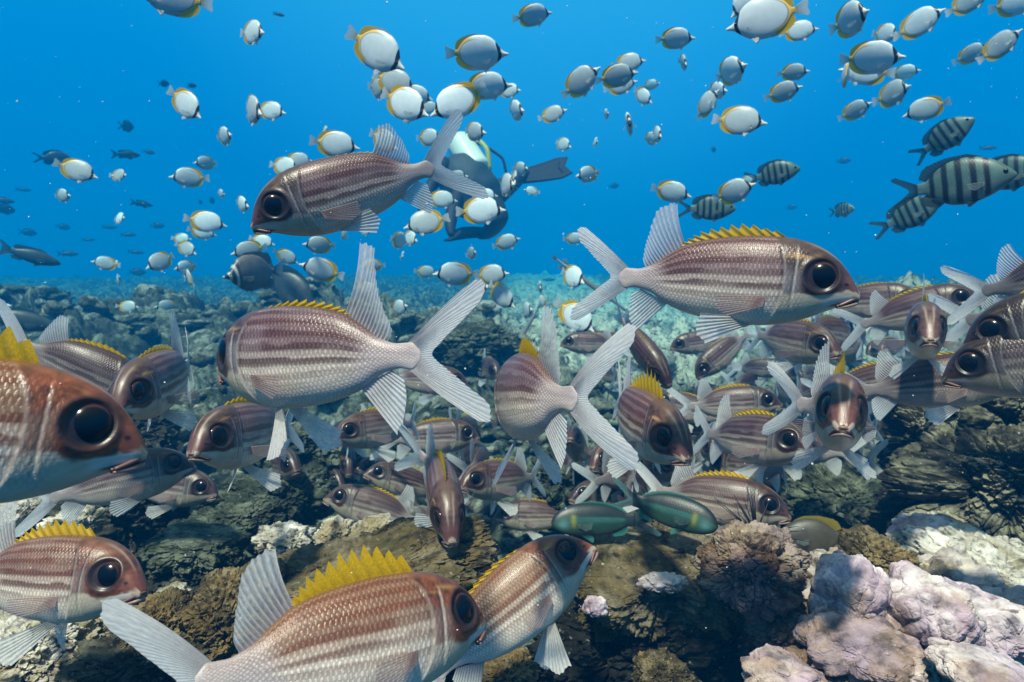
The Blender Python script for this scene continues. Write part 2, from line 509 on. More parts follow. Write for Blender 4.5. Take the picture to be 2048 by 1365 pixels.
def sq_paint(U, v, z, sp):
    w = sp.get('warm', 0.0)
    n = len(U)
    sd = sp.get('var', 0)
    q = np.stack([U * 7, v * 9, np.full(n, 1.7 + sd * 3.1)], 1)
    n1 = vnoise(q * A([0.8, 1.0, 1]), 5); n2 = vnoise(q * A([2.0, 5.0, 1]), 9); n3 = fbm(np.stack([U * 42, z * 60, np.full(n, sd * 1.3)], 1), 3, 12)
    rv = np.random.RandomState(100 + sd).uniform(-1, 1, 5)
    pale = A([0.265, 0.195, 0.195]) * (1 + .14 * rv[0]) * (1 - w) + A([0.37, 0.25, 0.13]) * w
    stripe = A([0.074, 0.022, 0.020]) * A([1 + .15 * rv[1], 1, 1 + .1 * rv[2]]) * (1 - w) + A([0.175, 0.062, 0.018]) * w
    back = A([0.145, 0.088, 0.055]) * (1 - w) + A([0.25, 0.12, 0.03]) * w
    belly = A([0.70, 0.61, 0.50])
    # lengthwise stripes, following the flank, broken by paler patches and fading to the belly and the tail
    vv = v + 0.03 * (U - 0.5) ** 2 * 4 * np.sign(0.5 - v) + 0.010 * n2
    st = sstep(-0.6, 0.35, np.cos(2 * np.pi * (vv - 0.075) / 0.092) + 0.45 * n2 + .25 * n1)
    env = sstep(0.74, 0.48, v) * sstep(1.02, 0.80, U + 0.25 * (v - .3)) * (1 - 0.4 * sstep(0.2, 0.65, n1))
    base = pale[None] + (belly - pale)[None] * sstep(0.36, 0.60, v)[:, None]
    c = base + (stripe - base) * ((0.84 + .1 * rv[3]) * st * env)[:, None]
    gap = sstep(.58, .36, v) * sstep(.95, .7, U) * (1 - .5 * sstep(.0, .5, n1))
    c = c + (stripe * 1.5 - c) * (0.60 * gap)[:, None]
    c = c + (back - c) * (0.75 * sstep(0.16, 0.04, v) * sstep(.98, .8, U))[:, None]
    # caudal stalk: pale with a rosy end
    c = c + (A([0.50, 0.43, 0.42]) - c) * (0.72 * sstep(0.76, 0.85, U + .12 * (v - .35)))[:, None]
    c = c + (A([0.52, 0.46, 0.45]) - c) * (.9 * sstep(.955, 1.0, U))[:, None]
    # head: dark and dusky above, silvery below the cheek line, rosy at the snout
    edge = 0.335 - 0.045 * np.cos((v - .5) * 4.2)
    hd = A([0.070, 0.036, 0.030]) * (1 + .2 * rv[2]) * (1 - w) + A([0.20, 0.050, 0.014]) * w
    hm = sstep(edge + .008, edge - .012, U)
    line = z + 0.014 + 0.22 * (U - 0.14) + 0.022 * n1 + .008 * n3 - .03 * sstep(.16, .24, U)
    ck = sstep(0.004, -0.012, line)
    hc = hd[None] * (1 + .9 * n3)[:, None]
    silver = A([0.26, 0.235, 0.235]) * (1 - w) + A([0.30, 0.16, 0.08]) * w
    hc = hc + (silver - hc) * (.65 * sstep(.20, .245, U) * sstep(.36, .50, v + .05 * n1))[:, None]
    hc = hc + (A([0.50, 0.43, 0.32]) - hc) * ck[:, None]
    crown = sstep(0.22, 0.06, v) * sstep(.08, .2, U)
    hc = hc + (back * 0.8 - hc) * (0.6 * crown)[:, None]
    c = c + (hc - c) * hm[:, None]
    sn = sstep(0.085, 0.02, U) * (1 - 0.55 * ck)
    c = c + (A([0.15, 0.060, 0.050]) * (1 - w) + A([.26, .07, .045]) * w - c) * (0.6 * sn)[:, None]
    fb = np.exp(-((v - .085) / .028) ** 2) * sstep(.03, .07, U) * sstep(.24, .16, U)
    c = c + (A([0.34, 0.25, 0.20]) - c) * (.65 * fb)[:, None]
    # upper jaw plate, bright, over the dark line of the mouth
    jw = np.abs(z + 0.022 + 0.26 * (U - 0.07))
    pl = sstep(.017, .011, jw) * sstep(.022, .035, U) * sstep(.150, .120, U)
    c = c + (A([0.60, 0.56, 0.50]) - c) * (.85 * pl)[:, None]
    ml = sstep(.006, .002, np.abs(z + 0.040 + 0.30 * (U - 0.07))) * sstep(.118, .095, U)
    c = c + (A([0.06, 0.03, 0.026]) - c) * (.8 * ml)[:, None]
    # rims of the gill plates
    ln = np.exp(-((U - 0.247 - 0.02 * (v - .4)) / 0.0038) ** 2) * sstep(0.24, 0.34, v) * sstep(0.84, 0.7, v)
    c = c + (A([0.58, 0.55, 0.51]) - c) * ((0.5 + .15 * rv[4]) * ln)[:, None]
    dk = np.exp(-((U - 0.256 - 0.02 * (v - .4)) / 0.004) ** 2) * sstep(0.24, 0.34, v) * sstep(0.8, 0.6, v)
    c = c * (1 - .5 * dk)[:, None]
    ln2 = np.exp(-((U - edge + 0.004) / 0.005) ** 2) * sstep(0.2, 0.3, v) * sstep(0.8, 0.6, v)
    c = c + (A([0.40, 0.36, 0.34]) - c) * (0.35 * ln2)[:, None]
    dk2 = np.exp(-((U - edge - 0.008) / 0.006) ** 2) * sstep(0.15, 0.3, v) * sstep(0.85, 0.6, v)
    c = c * (1 - .5 * dk2)[:, None]
    # dark skin round the eye socket, small pores before it
    de = np.hypot(U - 0.15, z - 0.070)
    c = c + (A([0.020, 0.012, 0.012]) - c) * (0.92 * sstep(0.090, 0.060, de))[:, None]
    no = np.hypot(U - 0.055, (z - 0.040) * 1.4)
    c = c * (1 - .85 * sstep(.011, .006, no))[:, None]
    gold = np.exp(-((U - 0.235) / 0.05) ** 2 - ((z - 0.145 + .1 * (U - .235)) / 0.012) ** 2) * sstep(-.2, .4, n2)
    c = c + (A([0.62, 0.36, 0.10]) - c) * (0.6 * gold)[:, None]
    a = sstep(edge - .002, edge + .012, U) * (1 - 0.35 * sstep(.85, 1.0, U)) * (1 - .45 * sstep(.55, .85, v))
    c = c * sp.get('dk', 1.0)  # scales the skin colour, carrying shade and distance dimming
    a = np.maximum(a, .45 * sstep(.19, .24, U) * sstep(.12, .3, v) * sstep(.9, .7, v))
    return np.concatenate([np.clip(c, 0, 1), a[:, None]], 1)

def sq_relief(U, v, z):
    side = np.sin(np.pi * np.clip(v, 0, 1)) ** 0.7
    edge = 0.335 - 0.045 * np.cos((v - .5) * 4.2)
    r = 0.007 * sstep(edge + 0.012, edge - 0.004, U) * sstep(.12, .25, U) * side
    r = r + 0.004 * sstep(0.252, 0.244, U) * sstep(.12, .2, U) * side
    de = np.hypot(U - 0.15, z - 0.070)
    r = r + 0.006 * np.exp(-((de - 0.072) / 0.012) ** 2) - 0.008 * sstep(0.07, 0.05, de)
    return r * sstep(0.02, 0.1, U)

def sq_fins(bend, res, po):
    L = []
    wh, wt_ = (0.50, 0.48, 0.50), (0.88, 0.88, 0.86)
    per = 6 if res > 0.6 else 4
    er = po.get('dors', 0.6)          # how far the soft back fin stands up
    base = [(-0.205, 0, 0.155, 0), (-0.29, 0, 0.100, .5), (-0.375, 0, 0.052, 1)]
    dw = po.get('dwid', 1.0)
    tip = [(-0.315 + .07 * er * dw, 0, 0.26 + .12 * er, 0), (-0.35 + .03 * er * dw, 0, 0.255 + .10 * er, .2), (-0.33 - .045 * dw, 0, 0.20 + .04 * er, .5), (-0.395, 0, 0.095, 1)]
    L.append(('dorsal_fin', fan(base, tip, 13, (0.33, 0.24, 0.25), wt_, bend, a_mem=0.50, rag=.06, amp=.004, per=per, bow=-.06, c_ray=(.72, .71, .70), seed=po.get('seed', 1), curl=po.get('dcurl', 0.0))))
    sr = po.get('spin', 0.15)         # how far the yellow spines are raised
    base = [(0.215, 0, 0.210), (0.10, 0, 0.213), (-0.02, 0, 0.203), (-0.12, 0, 0.184), (-0.20, 0, 0.158)]
    hh = lambda k: (0.012 + 0.125 * sr) * k
    sl = 0.085 * (1 - .45 * sr)
    tip = [(0.215 - sl * .8, 0, 0.216 + hh(.55)), (0.10 - sl, 0, 0.214 + hh(1.0)), (-0.02 - sl, 0, 0.198 + hh(.9)), (-0.12 - sl, 0, 0.176 + hh(.55)), (-0.20 - sl * .6, 0, 0.150 + hh(.2))]
    yl = A((0.74, 0.44, 0.0))
    L.append(('spiny_fin', fan(base, tip, 11, yl * .75, yl * 1.15, bend, a_ray=1.0, a_mem=0.95, rag=.08, amp=.004, per=per + 2, ns=9, saw=.42, c_ray=yl * 1.1, seed=po.get('seed', 1) + 3)))
    # forked tail
    sprd = po.get('tail', 1.0)
    base = [(-0.450, 0, 0.041, 0), (-0.462, 0, 0.02, .3), (-0.466, 0, 0, .5), (-0.462, 0, -0.02, .7), (-0.450, 0, -0.044, 1)]
    half = [(-0.665, 0.195, 0), (-0.712, 0.226, .05), (-0.742, 0.222, .10), (-0.738, 0.180, .16), (-0.665, 0.108, .26), (-0.590, 0.046, .38)]
    tip = [(x, 0, z * sprd, k) for x, z, k in half] + [(-0.545, 0, 0, .5)] + [(x, 0, -z * sprd, 1 - k) for x, z, k in reversed(half)]
    L.append(('tail_fin', fan(base, tip, 40, (0.52, 0.45, 0.44), wt_, bend, a_mem=0.90, rag=.03, amp=.0014, per=4, bow=.05, c_ray=(.72, .72, .72), seed=po.get('seed', 1) + 5, curl=po.get('tcurl', .16 * math.sin(po.get('seed', 1) * 1.7)))))
    base = [(-0.265, 0, -0.100), (-0.33, 0, -0.070), (-0.39, 0, -0.044)]
    tip = [(-0.40, 0, -0.225 - .03 * er, 0), (-0.425, 0, -0.20 - .02 * er, .3), (-0.44, 0, -0.13, .7), (-0.435, 0, -0.075, 1)]
    L.append(('anal_fin', fan(base, tip, 11, (.46, .42, .43), wt_, bend, a_mem=0.72, rag=.05, amp=.0035, per=per, c_ray=(.72, .72, .71), seed=po.get('seed', 1) + 7)))
    dr, spd = po.get('drop', 0.5), po.get('splay', 0.5)
    for sd in (1, -1):
        ln = 0.235
        a0 = math.radians(18 + 52 * dr); yo = math.sin(math.radians(8 + 34 * spd))
        d = A([-math.cos(a0), yo, -math.sin(a0)]); d = d / np.linalg.norm(d) * ln
        w = A([-math.sin(a0) * .8, 0.35 * yo, math.cos(a0) * .55]); w /= np.linalg.norm(w)
        b0 = A([0.115, 0.020, -0.150])
        base = [tuple(b0), tuple(b0 + w * .018), tuple(b0 + w * .036)]
        tip = [tuple(b0 + d * 1.0 - w * .008), tuple(b0 + d * 1.02 + w * .07), tuple(b0 + d * .76 + w * .125)]
        v, f, c, uv = fan(base, tip, 7, (.48, .46, .40), wt_, None, a_mem=.72, rag=.05, amp=.003, per=per, c_ray=(.74, .74, .72), curl=.08, seed=po.get('seed', 1) + 11)
        v = v if sd > 0 else mirror(v)
        L.append(('pelvic_fin', (bend(v), f, c, uv)))
    pc = po.get('pec', 14)
    for sd in (1, -1):
        a0 = math.radians(pc if sd > 0 else po.get('pec2', pc)); ln = 0.20
        d = A([-math.cos(a0), math.sin(a0), -0.10]) * ln
        w = A([-0.18, 0.0, -1.0]); w /= np.linalg.norm(w)
        b0 = A([0.150, 0.104, -0.030])
        base = [tuple(b0), tuple(b0 + w * .022), tuple(b0 + w * .045)]
        tip = [tuple(b0 + d * 1.0 - w * .012), tuple(b0 + d * .98 + w * .04), tuple(b0 + d * .62 + w * .085)]
        v, f, c, uv = fan(base, tip, 9, (.44, .28, .26), (.42, .30, .30), None, a_mem=.34, a_ray=.72, rag=.05, amp=.002, per=per, c_ray=(.52, .40, .39), curl=-.06, seed=po.get('seed', 1) + 13)
        v = v if sd > 0 else mirror(v)
        L.append(('pectoral_fin', (bend(v), f, c, uv)))
    return L

def sq_eyes(bend):
    ep = eye_paint((0.002, 0.002, 0.004), (0.035, 0.012, 0.010), (0.06, 0.026, 0.022), 1.05, 1.10)
    r = []
    for sd in (1, -1):
        v, f, c = ball((0, 0, 0), (0.056, 0.031, 0.056), 0.20, ep, 22, 32)
        v = v + A([0.352, 0.056, 0.070])
        r.append((v if sd > 0 else mirror(v), f, c))
    return r

def sq_mouth():
    k = np.linspace(-1, 1, 41)
    x = 0.497 - 0.070 * np.abs(k) ** 2.2; y = 0.049 * np.sign(k) * np.abs(k) ** 0.8
    up = np.stack([x, y, 0.000 - 0.046 * np.abs(k) ** 1.8], 1)
    lo = np.stack([x - 0.003, y * 0.96, -0.030 - 0.026 * np.abs(k) ** 1.6], 1)
    v1, f1 = tube(up, 0.0080 - 0.0030 * np.abs(k) ** 2, 10)
    v2, f2 = tube(lo, 0.0080 - 0.004 * np.abs(k) ** 2, 10)
    # dark inside of the mouth between the lips
    n = len(v1)
    c1 = np.tile(A([0.20, 0.095, 0.075, 0]), (len(v1), 1)); c2 = np.tile(A([0.26, 0.16, 0.13, 0]), (len(v2), 1))
    mid = np.stack([x - 0.010, y * 0.9, -0.015 - 0.037 * np.abs(k) ** 1.7], 1)
    v3, f3 = tube(mid, 0.008, 8)
    c3 = np.tile(A([0.03, 0.012, 0.012, 0]), (len(v3), 1))
    return (np.concatenate([v1, v2, v3]), f1 + [q + n for q in f2] + [q + 2 * n for q in f3], np.concatenate([c1, c2, c3]))

SQ = dict(skin=SKIN_SQ, paint=sq_paint, relief=sq_relief, fins=sq_fins, eyes=sq_eyes, mouth=sq_mouth, nu=250, nv=176, p=0.92,
          u=[0, .02, .05, .10, .16, .22, .30, .40, .50, .60, .70, .78, .85, .92, .965, 1.0],
          top=[.012, .046, .092, .146, .184, .206, .219, .220, .212, .196, .168, .118, .066, .045, .045, .014],
          bot=[-.026, -.034, -.045, -.066, -.098, -.124, -.148, -.160, -.158, -.148, -.128, -.098, -.056, -.041, -.046, -.014],
          wid=[.026, .041, .053, .067, .081, .093, .106, .111, .106, .094, .072, .049, .030, .017, .009, .002])

# ---- butterflyfish
def bf_paint(U, v, z, sp):
    n = len(U)
    nz = vnoise(np.stack([U * 6, z * 9, np.zeros(n)], 1), 3)
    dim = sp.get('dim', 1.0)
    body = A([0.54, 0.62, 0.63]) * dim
    c = np.tile(body, (n, 1)) * (1 + 0.04 * nz)[:, None]
    c = c + (A([0.54, 0.57, 0.58]) * dim - c) * (0.5 * sstep(.10, .0, v))[:, None]
    rad = np.hypot((U - 0.55) / 0.44, (z - 0.01) / 0.302)
    rear = sstep(0.62, 0.74, U)
    rim = sstep(0.80, 0.86, rad) * rear
    c = c + (A([0.80, 0.44, 0.0]) - c) * (0.98 * rim)[:, None]
    ring = np.exp(-((rad - 0.80) / 0.024) ** 2) * sstep(0.5, 0.68, U)
    c = c + (A([0.10, 0.06, 0.03]) - c) * (0.75 * ring)[:, None]
    # black band down the head through the eye, and a pale snout in front of it
    bx = 0.150 + 0.30 * np.clip(z - 0.02, 0, 1) + 0.25 * np.clip(-0.02 - z, 0, 1)
    band = sstep(0.036, 0.026, np.abs(U - bx)) * sstep(-0.19, -0.12, z)
    c = c + (A([0.012, 0.014, 0.02]) - c) * band[:, None]
    sn = sstep(bx - 0.02, bx - 0.035, U)
    c = c + (A([0.70, 0.68, 0.60]) - c) * (sn * .8)[:, None]
    pd = sstep(0.93, 0.97, U)
    c = c + (A([0.52, 0.34, 0.03]) - c) * pd[:, None]
    return np.concatenate([np.clip(c, 0, 1), np.full((n, 1), .6) * sstep(.2, .3, U)[:, None]], 1)

def bf_fins(bend, res, po):
    L = []
    yl, yt = (0.78, 0.42, 0.0), (0.84, 0.50, 0.0)
    per = 4
    u = [.32, .45, .60, .72, .80, .87, .92, .955]
    tz = pchip(BF['u'], BF['top'], u) - .004; bz = pchip(BF['u'], BF['bot'], u) + .004
    lift = [.006, .018, .030, .040, .054, .074, .080, .036]
    back = [.02, .02, .02, .025, .035, .050, .058, .045]
    base = [(0.5 - a, 0, b, i / 7) for i, (a, b) in enumerate(zip(u, tz))]
    tip = [(0.5 - a - k, 0, b + l, i / 7) for i, (a, b, l, k) in enumerate(zip(u, tz, lift, back))]
    nr = 20
    v, f, c, uv = fan(base, tip, nr, yl, yt, bend, a_mem=.94, a_ray=1, rag=.04, amp=.0015, per=per, ns=6)
    k = sstep(0.42, 0.66, np.linspace(0, 1, nr * per + 1))
    cc = c.reshape(-1, 6, 4)
    cc[..., :3] = A([.46, .50, .52]) * (1 - k)[:, None, None] + cc[..., :3] * k[:, None, None]
    L.append(('dorsal_fin', (v, f, cc.reshape(-1, 4), uv)))
    ua, ba = u[2:], bz[2:]
    base = [(0.5 - a, 0, b, i / 5) for i, (a, b) in enumerate(zip(ua, ba))]
    tip = [(0.5 - a - k, 0, b - l, i / 5) for i, (a, b, l, k) in enumerate(zip(ua, ba, [.010, .032, .052, .072, .078, .036], back[2:]))]
    v, f, c, uv = fan(base, tip, 14, yl, yt, bend, a_mem=.94, a_ray=1, rag=.04, amp=.0015, per=per, ns=6)
    k = sstep(0.05, 0.35, np.linspace(0, 1, 14 * per + 1)); cc = c.reshape(-1, 6, 4)
    cc[..., :3] = A([.46, .50, .52]) * (1 - k)[:, None, None] + cc[..., :3] * k[:, None, None]
    L.append(('anal_fin', (v, f, cc.reshape(-1, 4), uv)))
    base = [(-.49, 0, .043), (-.50, 0, 0), (-.49, 0, -.046)]
    tip = [(-.67, 0, .125), (-.70, 0, .09), (-.685, 0, 0), (-.70, 0, -.09), (-.67, 0, -.125)]
    L.append(('tail_fin', fan(base, tip, 12, (.56, .36, .03), (.72, .74, .73), bend, a_mem=.78, rag=.03, amp=.002, per=per, ns=8, c_ray=(.66, .66, .64))))
    for sd in (1, -1):
        b0 = A([0.17, 0.02, -0.215])
        base = [tuple(b0), tuple(b0 + A([-.02, 0, 0])), tuple(b0 + A([-.04, 0, -.005]))]
        tip = [tuple(b0 + A([-.08, .05, -.11])), tuple(b0 + A([-.12, .045, -.085])), tuple(b0 + A([-.13, .03, -.04]))]
        v, f, c, uv = fan(base, tip, 5, (.6, .62, .62), (.72, .74, .74), None, a_mem=.85, per=per, ns=7, rag=.04, amp=.002)
        L.append(('pelvic_fin', (bend(v if sd > 0 else mirror(v)), f, c, uv)))
    for sd in (1, -1):
        b0 = A([0.20, 0.075, -0.06]); a0 = math.radians(po.get('pec', 35))
        d = A([-math.cos(a0), math.sin(a0), -.15]) * .17
        base = [tuple(b0), tuple(b0 + A([-.005, 0, -.025])), tuple(b0 + A([-.012, 0, -.05]))]
        tip = [tuple(b0 + d), tuple(b0 + d + A([0.01, 0, -.05])), tuple(b0 + d * .6 + A([0, 0, -.075]))]
        v, f, c, uv = fan(base, tip, 6, (.62, .64, .64), (.7, .72, .72), None, a_mem=.3, a_ray=.6, per=per, ns=7, rag=.04, amp=.002)
        L.append(('pectoral_fin', (bend(v if sd > 0 else mirror(v)), f, c, uv)))
    return L

def small_eyes(x, y, z, r, iris=(0.03, 0.03, 0.03)):
    ep = eye_paint((0.003, 0.003, 0.004), iris, iris, 0.8, 1.2)
    def f_(bend):
        o = []
        for sd in (1, -1):
            v, f, c = ball((x, y, z), (r, r * .6, r), 0.1, ep, 10, 14)
            o.append((v if sd > 0 else mirror(v), f, c))
        return o
    return f_

BF = dict(skin=SKIN_BF, paint=bf_paint, fins=bf_fins, eyes=small_eyes(0.350, 0.042, 0.026, 0.026), nu=90, nv=48, p=1.05,
          u=[0, .03, .07, .11, .16, .22, .32, .45, .58, .70, .80, .88, .94, .97, 1.0],
          top=[.014, .026, .038, .060, .112, .192, .274, .315, .313, .284, .230, .152, .070, .046, .045],
          bot=[-.016, -.026, -.038, -.060, -.100, -.156, -.228, -.280, -.292, -.272, -.224, -.150, -.070, -.048, -.047],
          wid=[.010, .018, .026, .036, .050, .064, .080, .086, .078, .062, .045, .029, .018, .014, .010])

# ---- sergeant fish with five dark bars
def sg_paint(U, v, z, sp):
    n = len(U)
    nz = vnoise(np.stack([U * 8, z * 12, np.zeros(n)], 1), 4)
    c = A([0.085, 0.150, 0.125])[None] + (A([0.17, 0.23, 0.21]) - A([0.085, 0.150, 0.125]))[None] * sstep(.45, .85, v)[:, None]
    c = c * (1 + .15 * nz)[:, None]
    for u0, wd in ((.27, .024), (.40, .028), (.545, .030), (.69, .028), (.83, .024)):
        k = sstep(wd + .014, wd - .006, np.abs(U - u0 - .05 * np.abs(z) - .002 * nz)) * sstep(.98, .8, v)
        c = c + (A([0.005, 0.007, 0.010]) - c) * (.97 * k)[:, None]
    c = c + (A([0.04, 0.07, 0.065]) - c) * (.5 * sstep(.22, .1, U))[:, None]
    return np.concatenate([np.clip(c, 0, 1), (sstep(.2, .3, U) * .8)[:, None]], 1)

def sg_fins(bend, res, po):
    sp = po.get('sp'); d1 = A(po.get('fcol', (.02, .035, .035))); d2 = A(po.get('fcol2', (.04, .075, .075)))
    L = []
    u = [.30, .45, .6, .72, .82, .90]
    tz = pchip(sp['u'], sp['top'], u) - .006; bz = pchip(sp['u'], sp['bot'], u) + .006
    lift = po.get('lift', [.03, .05, .055, .07, .09, .04]); bk = po.get('back', [.03, .04, .05, .07, .11, .09])
    L.append(('dorsal_fin', fan([(0.5 - a, 0, b, i / 5) for i, (a, b) in enumerate(zip(u, tz))], [(0.5 - a - k, 0, b + l, i / 5) for i, (a, b, l, k) in enumerate(zip(u, tz, lift, bk))],
              18, d1, d2, bend, a_mem=.9, rag=.08, amp=.002, per=4, ns=7)))
    L.append(('anal_fin', fan([(0.5 - a, 0, b, i / 2) for i, (a, b) in enumerate(zip(u[3:], bz[3:]))], [(0.5 - a - k, 0, b - l, i / 2) for i, (a, b, l, k) in enumerate(zip(u[3:], bz[3:], [.05, .08, .04], bk[3:]))],
              10, d1, d2, bend, a_mem=.9, rag=.06, amp=.002, per=4, ns=7)))
    fk = po.get('fork', .1)
    L.append(('tail_fin', fan([(-.49, 0, .06), (-.5, 0, 0), (-.49, 0, -.06)], [(-.72 - fk * .3, 0, .20, 0), (-.76 - fk * .5, 0, .17, .12), (-.70, 0, .09, .3), (-.70 + fk, 0, 0, .5), (-.70, 0, -.09, .7), (-.76 - fk * .5, 0, -.17, .88), (-.72 - fk * .3, 0, -.20, 1)],
              16, d1, po.get('tcol', d2), bend, a_mem=.8, rag=.04, amp=.002, per=4, ns=9)))
    for sd in (1, -1):
        b0 = A([0.17, 0.03, np.interp(.33, sp['u'], sp['bot']) + .02])
        v, f, c, uv = fan([tuple(b0), tuple(b0 + A([-.02, 0, 0])), tuple(b0 + A([-.045, 0, 0]))], [tuple(b0 + A([-.15, .03, -.10])), tuple(b0 + A([-.17, .03, -.06])), tuple(b0 + A([-.15, .02, -.02]))],
                          5, d1, d2, None, a_mem=.85, per=4, ns=7)
        L.append(('pelvic_fin', (bend(v if sd > 0 else mirror(v)), f, c, uv)))
        b0 = A([0.20, np.interp(.3, sp['u'], sp['wid']), -.03])
        pc = A(po.get('pcol', (.25, .32, .32)))
        v, f, c, uv = fan([tuple(b0), tuple(b0 + A([-.004, 0, -.025])), tuple(b0 + A([-.012, 0, -.05]))], [tuple(b0 + A([-.17, .07, .0])), tuple(b0 + A([-.16, .07, -.06])), tuple(b0 + A([-.09, .04, -.09]))],
                          6, pc, pc, None, a_mem=.45, a_ray=.75, per=4, ns=7)
        L.append(('pectoral_fin', (bend(v if sd > 0 else mirror(v)), f, c, uv)))
    return L

def species(base, **kw):
    s = dict(base); s.update(kw)
    s['fins'] = lambda bend, res, po, s=s: sg_fins(bend, res, dict(dict(s.get('pose', {}), **po), sp=s))
    return s

SG = species(dict(skin=SKIN_DK, paint=sg_paint, eyes=small_eyes(0.40, 0.055, 0.05, 0.028), nu=90, nv=48, p=1.05,
          u=[0, .03, .08, .15, .25, .38, .5, .62, .75, .85, .92, 1.0],
          top=[.01, .05, .10, .165, .230, .275, .288, .272, .215, .13, .075, .068],
          bot=[-.02, -.055, -.095, -.14, -.195, -.24, -.26, -.250, -.198, -.12, -.072, -.066],
          wid=[.015, .035, .055, .075, .095, .105, .10, .088, .062, .035, .02, .012]))

# ---- dark plain fish (far parrotfish, damselfish, chub): one colour with a little mottling
def plain_paint(col, belly=None, extra=None):
    col = A(col); bl = A(belly) if belly is not None else col
    def f(U, v, z, sp):
        n = len(U)
        nz = fbm(np.stack([U * 7, z * 10, np.zeros(n)], 1), 3, 6)
        c = (col[None] + (bl - col)[None] * sstep(.45, .8, v)[:, None]) * (1 + .3 * nz)[:, None]
        if extra is not None: c = extra(U, v, z, c, nz)
        return np.concatenate([np.clip(c, 0, 1), (sstep(.2, .3, U) * .7)[:, None]], 1)
    return f
LONG = dict(u=[0, .03, .08, .15, .25, .38, .5, .62, .75, .85, .92, 1.0],
            top=[.01, .035, .065, .10, .135, .16, .165, .155, .125, .09, .068, .066],
            bot=[-.02, -.045, -.07, -.10, -.13, -.155, -.16, -.15, -.12, -.085, -.064, -.062],
            wid=[.015, .032, .05, .066, .08, .086, .084, .075, .055, .036, .022, .012])
PF = species(dict(LONG, skin=SKIN_DK, paint=plain_paint((.03, .05, .055)), eyes=small_eyes(0.40, 0.05, 0.04, 0.016), nu=70, nv=40), pose=dict(fork=.02, fcol=(.03, .05, .055), fcol2=(.05, .09, .10)))
DM = species(dict(SG, paint=plain_paint((.055, .045, .03), (.08, .065, .045))), pose=dict(fork=.08, fcol=(.26, .20, .015), fcol2=(.36, .28, .02), tcol=(.10, .09, .04)))

# ---- green wrasse with a dark upper half
def wr_extra(U, v, z, c, nz):
    dk = A([.010, .020, .022]); gr = A([.018, .052, .028]); tl = A([.03, .11, .10])
    c = dk[None] + (gr - dk)[None] * sstep(.40, .46, v + .02 * np.sin(U * 9))[:, None]
    c = c + (tl - c) * (sstep(.44, .47, v) * sstep(.60, .52, v) * sstep(.16, .3, U) * .8)[:, None]
    c = c + (A([.03, .07, .06]) - c) * (sstep(.62, .85, v) * .8)[:, None]
    yl = np.exp(-((U - .255) / .03) ** 2) * sstep(.36, .44, v) * sstep(.75, .55, v)
    c = c + (A([.26, .26, .02]) - c) * (.7 * yl)[:, None]
    ck = np.exp(-((U - .13) / .07) ** 2 - ((v - .60) / .14) ** 2)
    c = c + (A([.10, .24, .24]) - c) * (.8 * ck)[:, None]
    c = c + (dk - c) * (sstep(.84, .92, U) * .9)[:, None]
    return c
WR = species(dict(skin=SKIN_DK, paint=plain_paint((.02, .05, .05), extra=wr_extra), eyes=small_eyes(0.385, 0.045, 0.045, 0.020, (.10, .22, .20)), nu=110, nv=60, p=1.0,
          u=[0, .02, .06, .12, .2, .32, .45, .6, .72, .82, .90, 1.0],
          top=[.0, .045, .095, .142, .178, .200, .204, .190, .160, .118, .082, .075],
          bot=[-.03, -.07, -.105, -.134, -.156, -.172, -.178, -.168, -.144, -.108, -.078, -.072],
          wid=[.02, .04, .056, .068, .080, .088, .086, .076, .060, .042, .026, .014]),
          pose=dict(fork=.12, lift=[.012, .03, .034, .034, .03, .012], back=[.02, .02, .02, .02, .03, .02], fcol=(.02, .06, .06), fcol2=(.05, .26, .20), tcol=(.10, .22, .22), pcol=(.10, .16, .16)))

# ---- grey angelfish with a black and white face
def ag_extra(U, v, z, c, nz):
    fc = sstep(.30, .24, U)
    c = c + (A([.02, .02, .025]) - c) * (.95 * fc)[:, None]
    bars = sstep(.1, .6, np.cos(U * 2 * np.pi / .11 + z * 9)) * fc
    c = c + (A([.55, .58, .52]) - c) * (.8 * bars)[:, None]
    return c
AG = species(dict(BF, skin=SKIN_DK, paint=plain_paint((.13, .12, .12), (.10, .09, .09), ag_extra), eyes=small_eyes(0.383, 0.034, 0.024, 0.022)), pose=dict(fork=.02, fcol=(.10, .09, .09), fcol2=(.14, .13, .13), tcol=(.4, .44, .44), pcol=(.3, .32, .32)))
AG['wid'] = [w * 1.35 for w in BF['wid']]

# ---- trumpetfish: a long thin tube
def tr_fins(bend, res, po):
    L = []
    g = (.12, .13, .12)
    L.append(('dorsal_fin', fan([(-.34, 0, .02), (-.40, 0, .018)], [(-.40, 0, .075), (-.45, 0, .05)], 8, g, (.3, .32, .3), bend, a_mem=.6, per=4, ns=6)))
    L.append(('anal_fin', fan([(-.34, 0, -.02), (-.40, 0, -.018)], [(-.40, 0, -.075), (-.45, 0, -.05)], 8, g, (.3, .32, .3), bend, a_mem=.6, per=4, ns=6)))
    L.append(('tail_fin', fan([(-.49, 0, .012), (-.49, 0, -.012)], [(-.55, 0, .035), (-.565, 0, 0), (-.55, 0, -.035)], 8, g, (.1, .11, .1), bend, a_mem=.7, per=4, ns=6)))
    return L
TR = dict(skin=SKIN_DK, paint=plain_paint((.12, .12, .11), (.16, .16, .15)), fins=tr_fins, eyes=small_eyes(0.27, 0.017, 0.012, 0.008), nu=90, nv=32,
          u=[0, .03, .08, .2, .26, .35, .5, .7, .84, .92, 1.0], top=[.018, .013, .012, .018, .026, .030, .031, .030, .024, .014, .012],
          bot=[-.014, -.015, -.016, -.02, -.026, -.030, -.031, -.030, -.024, -.014, -.012], wid=[.008, .01, .011, .015, .02, .024, .025, .024, .018, .01, .006])
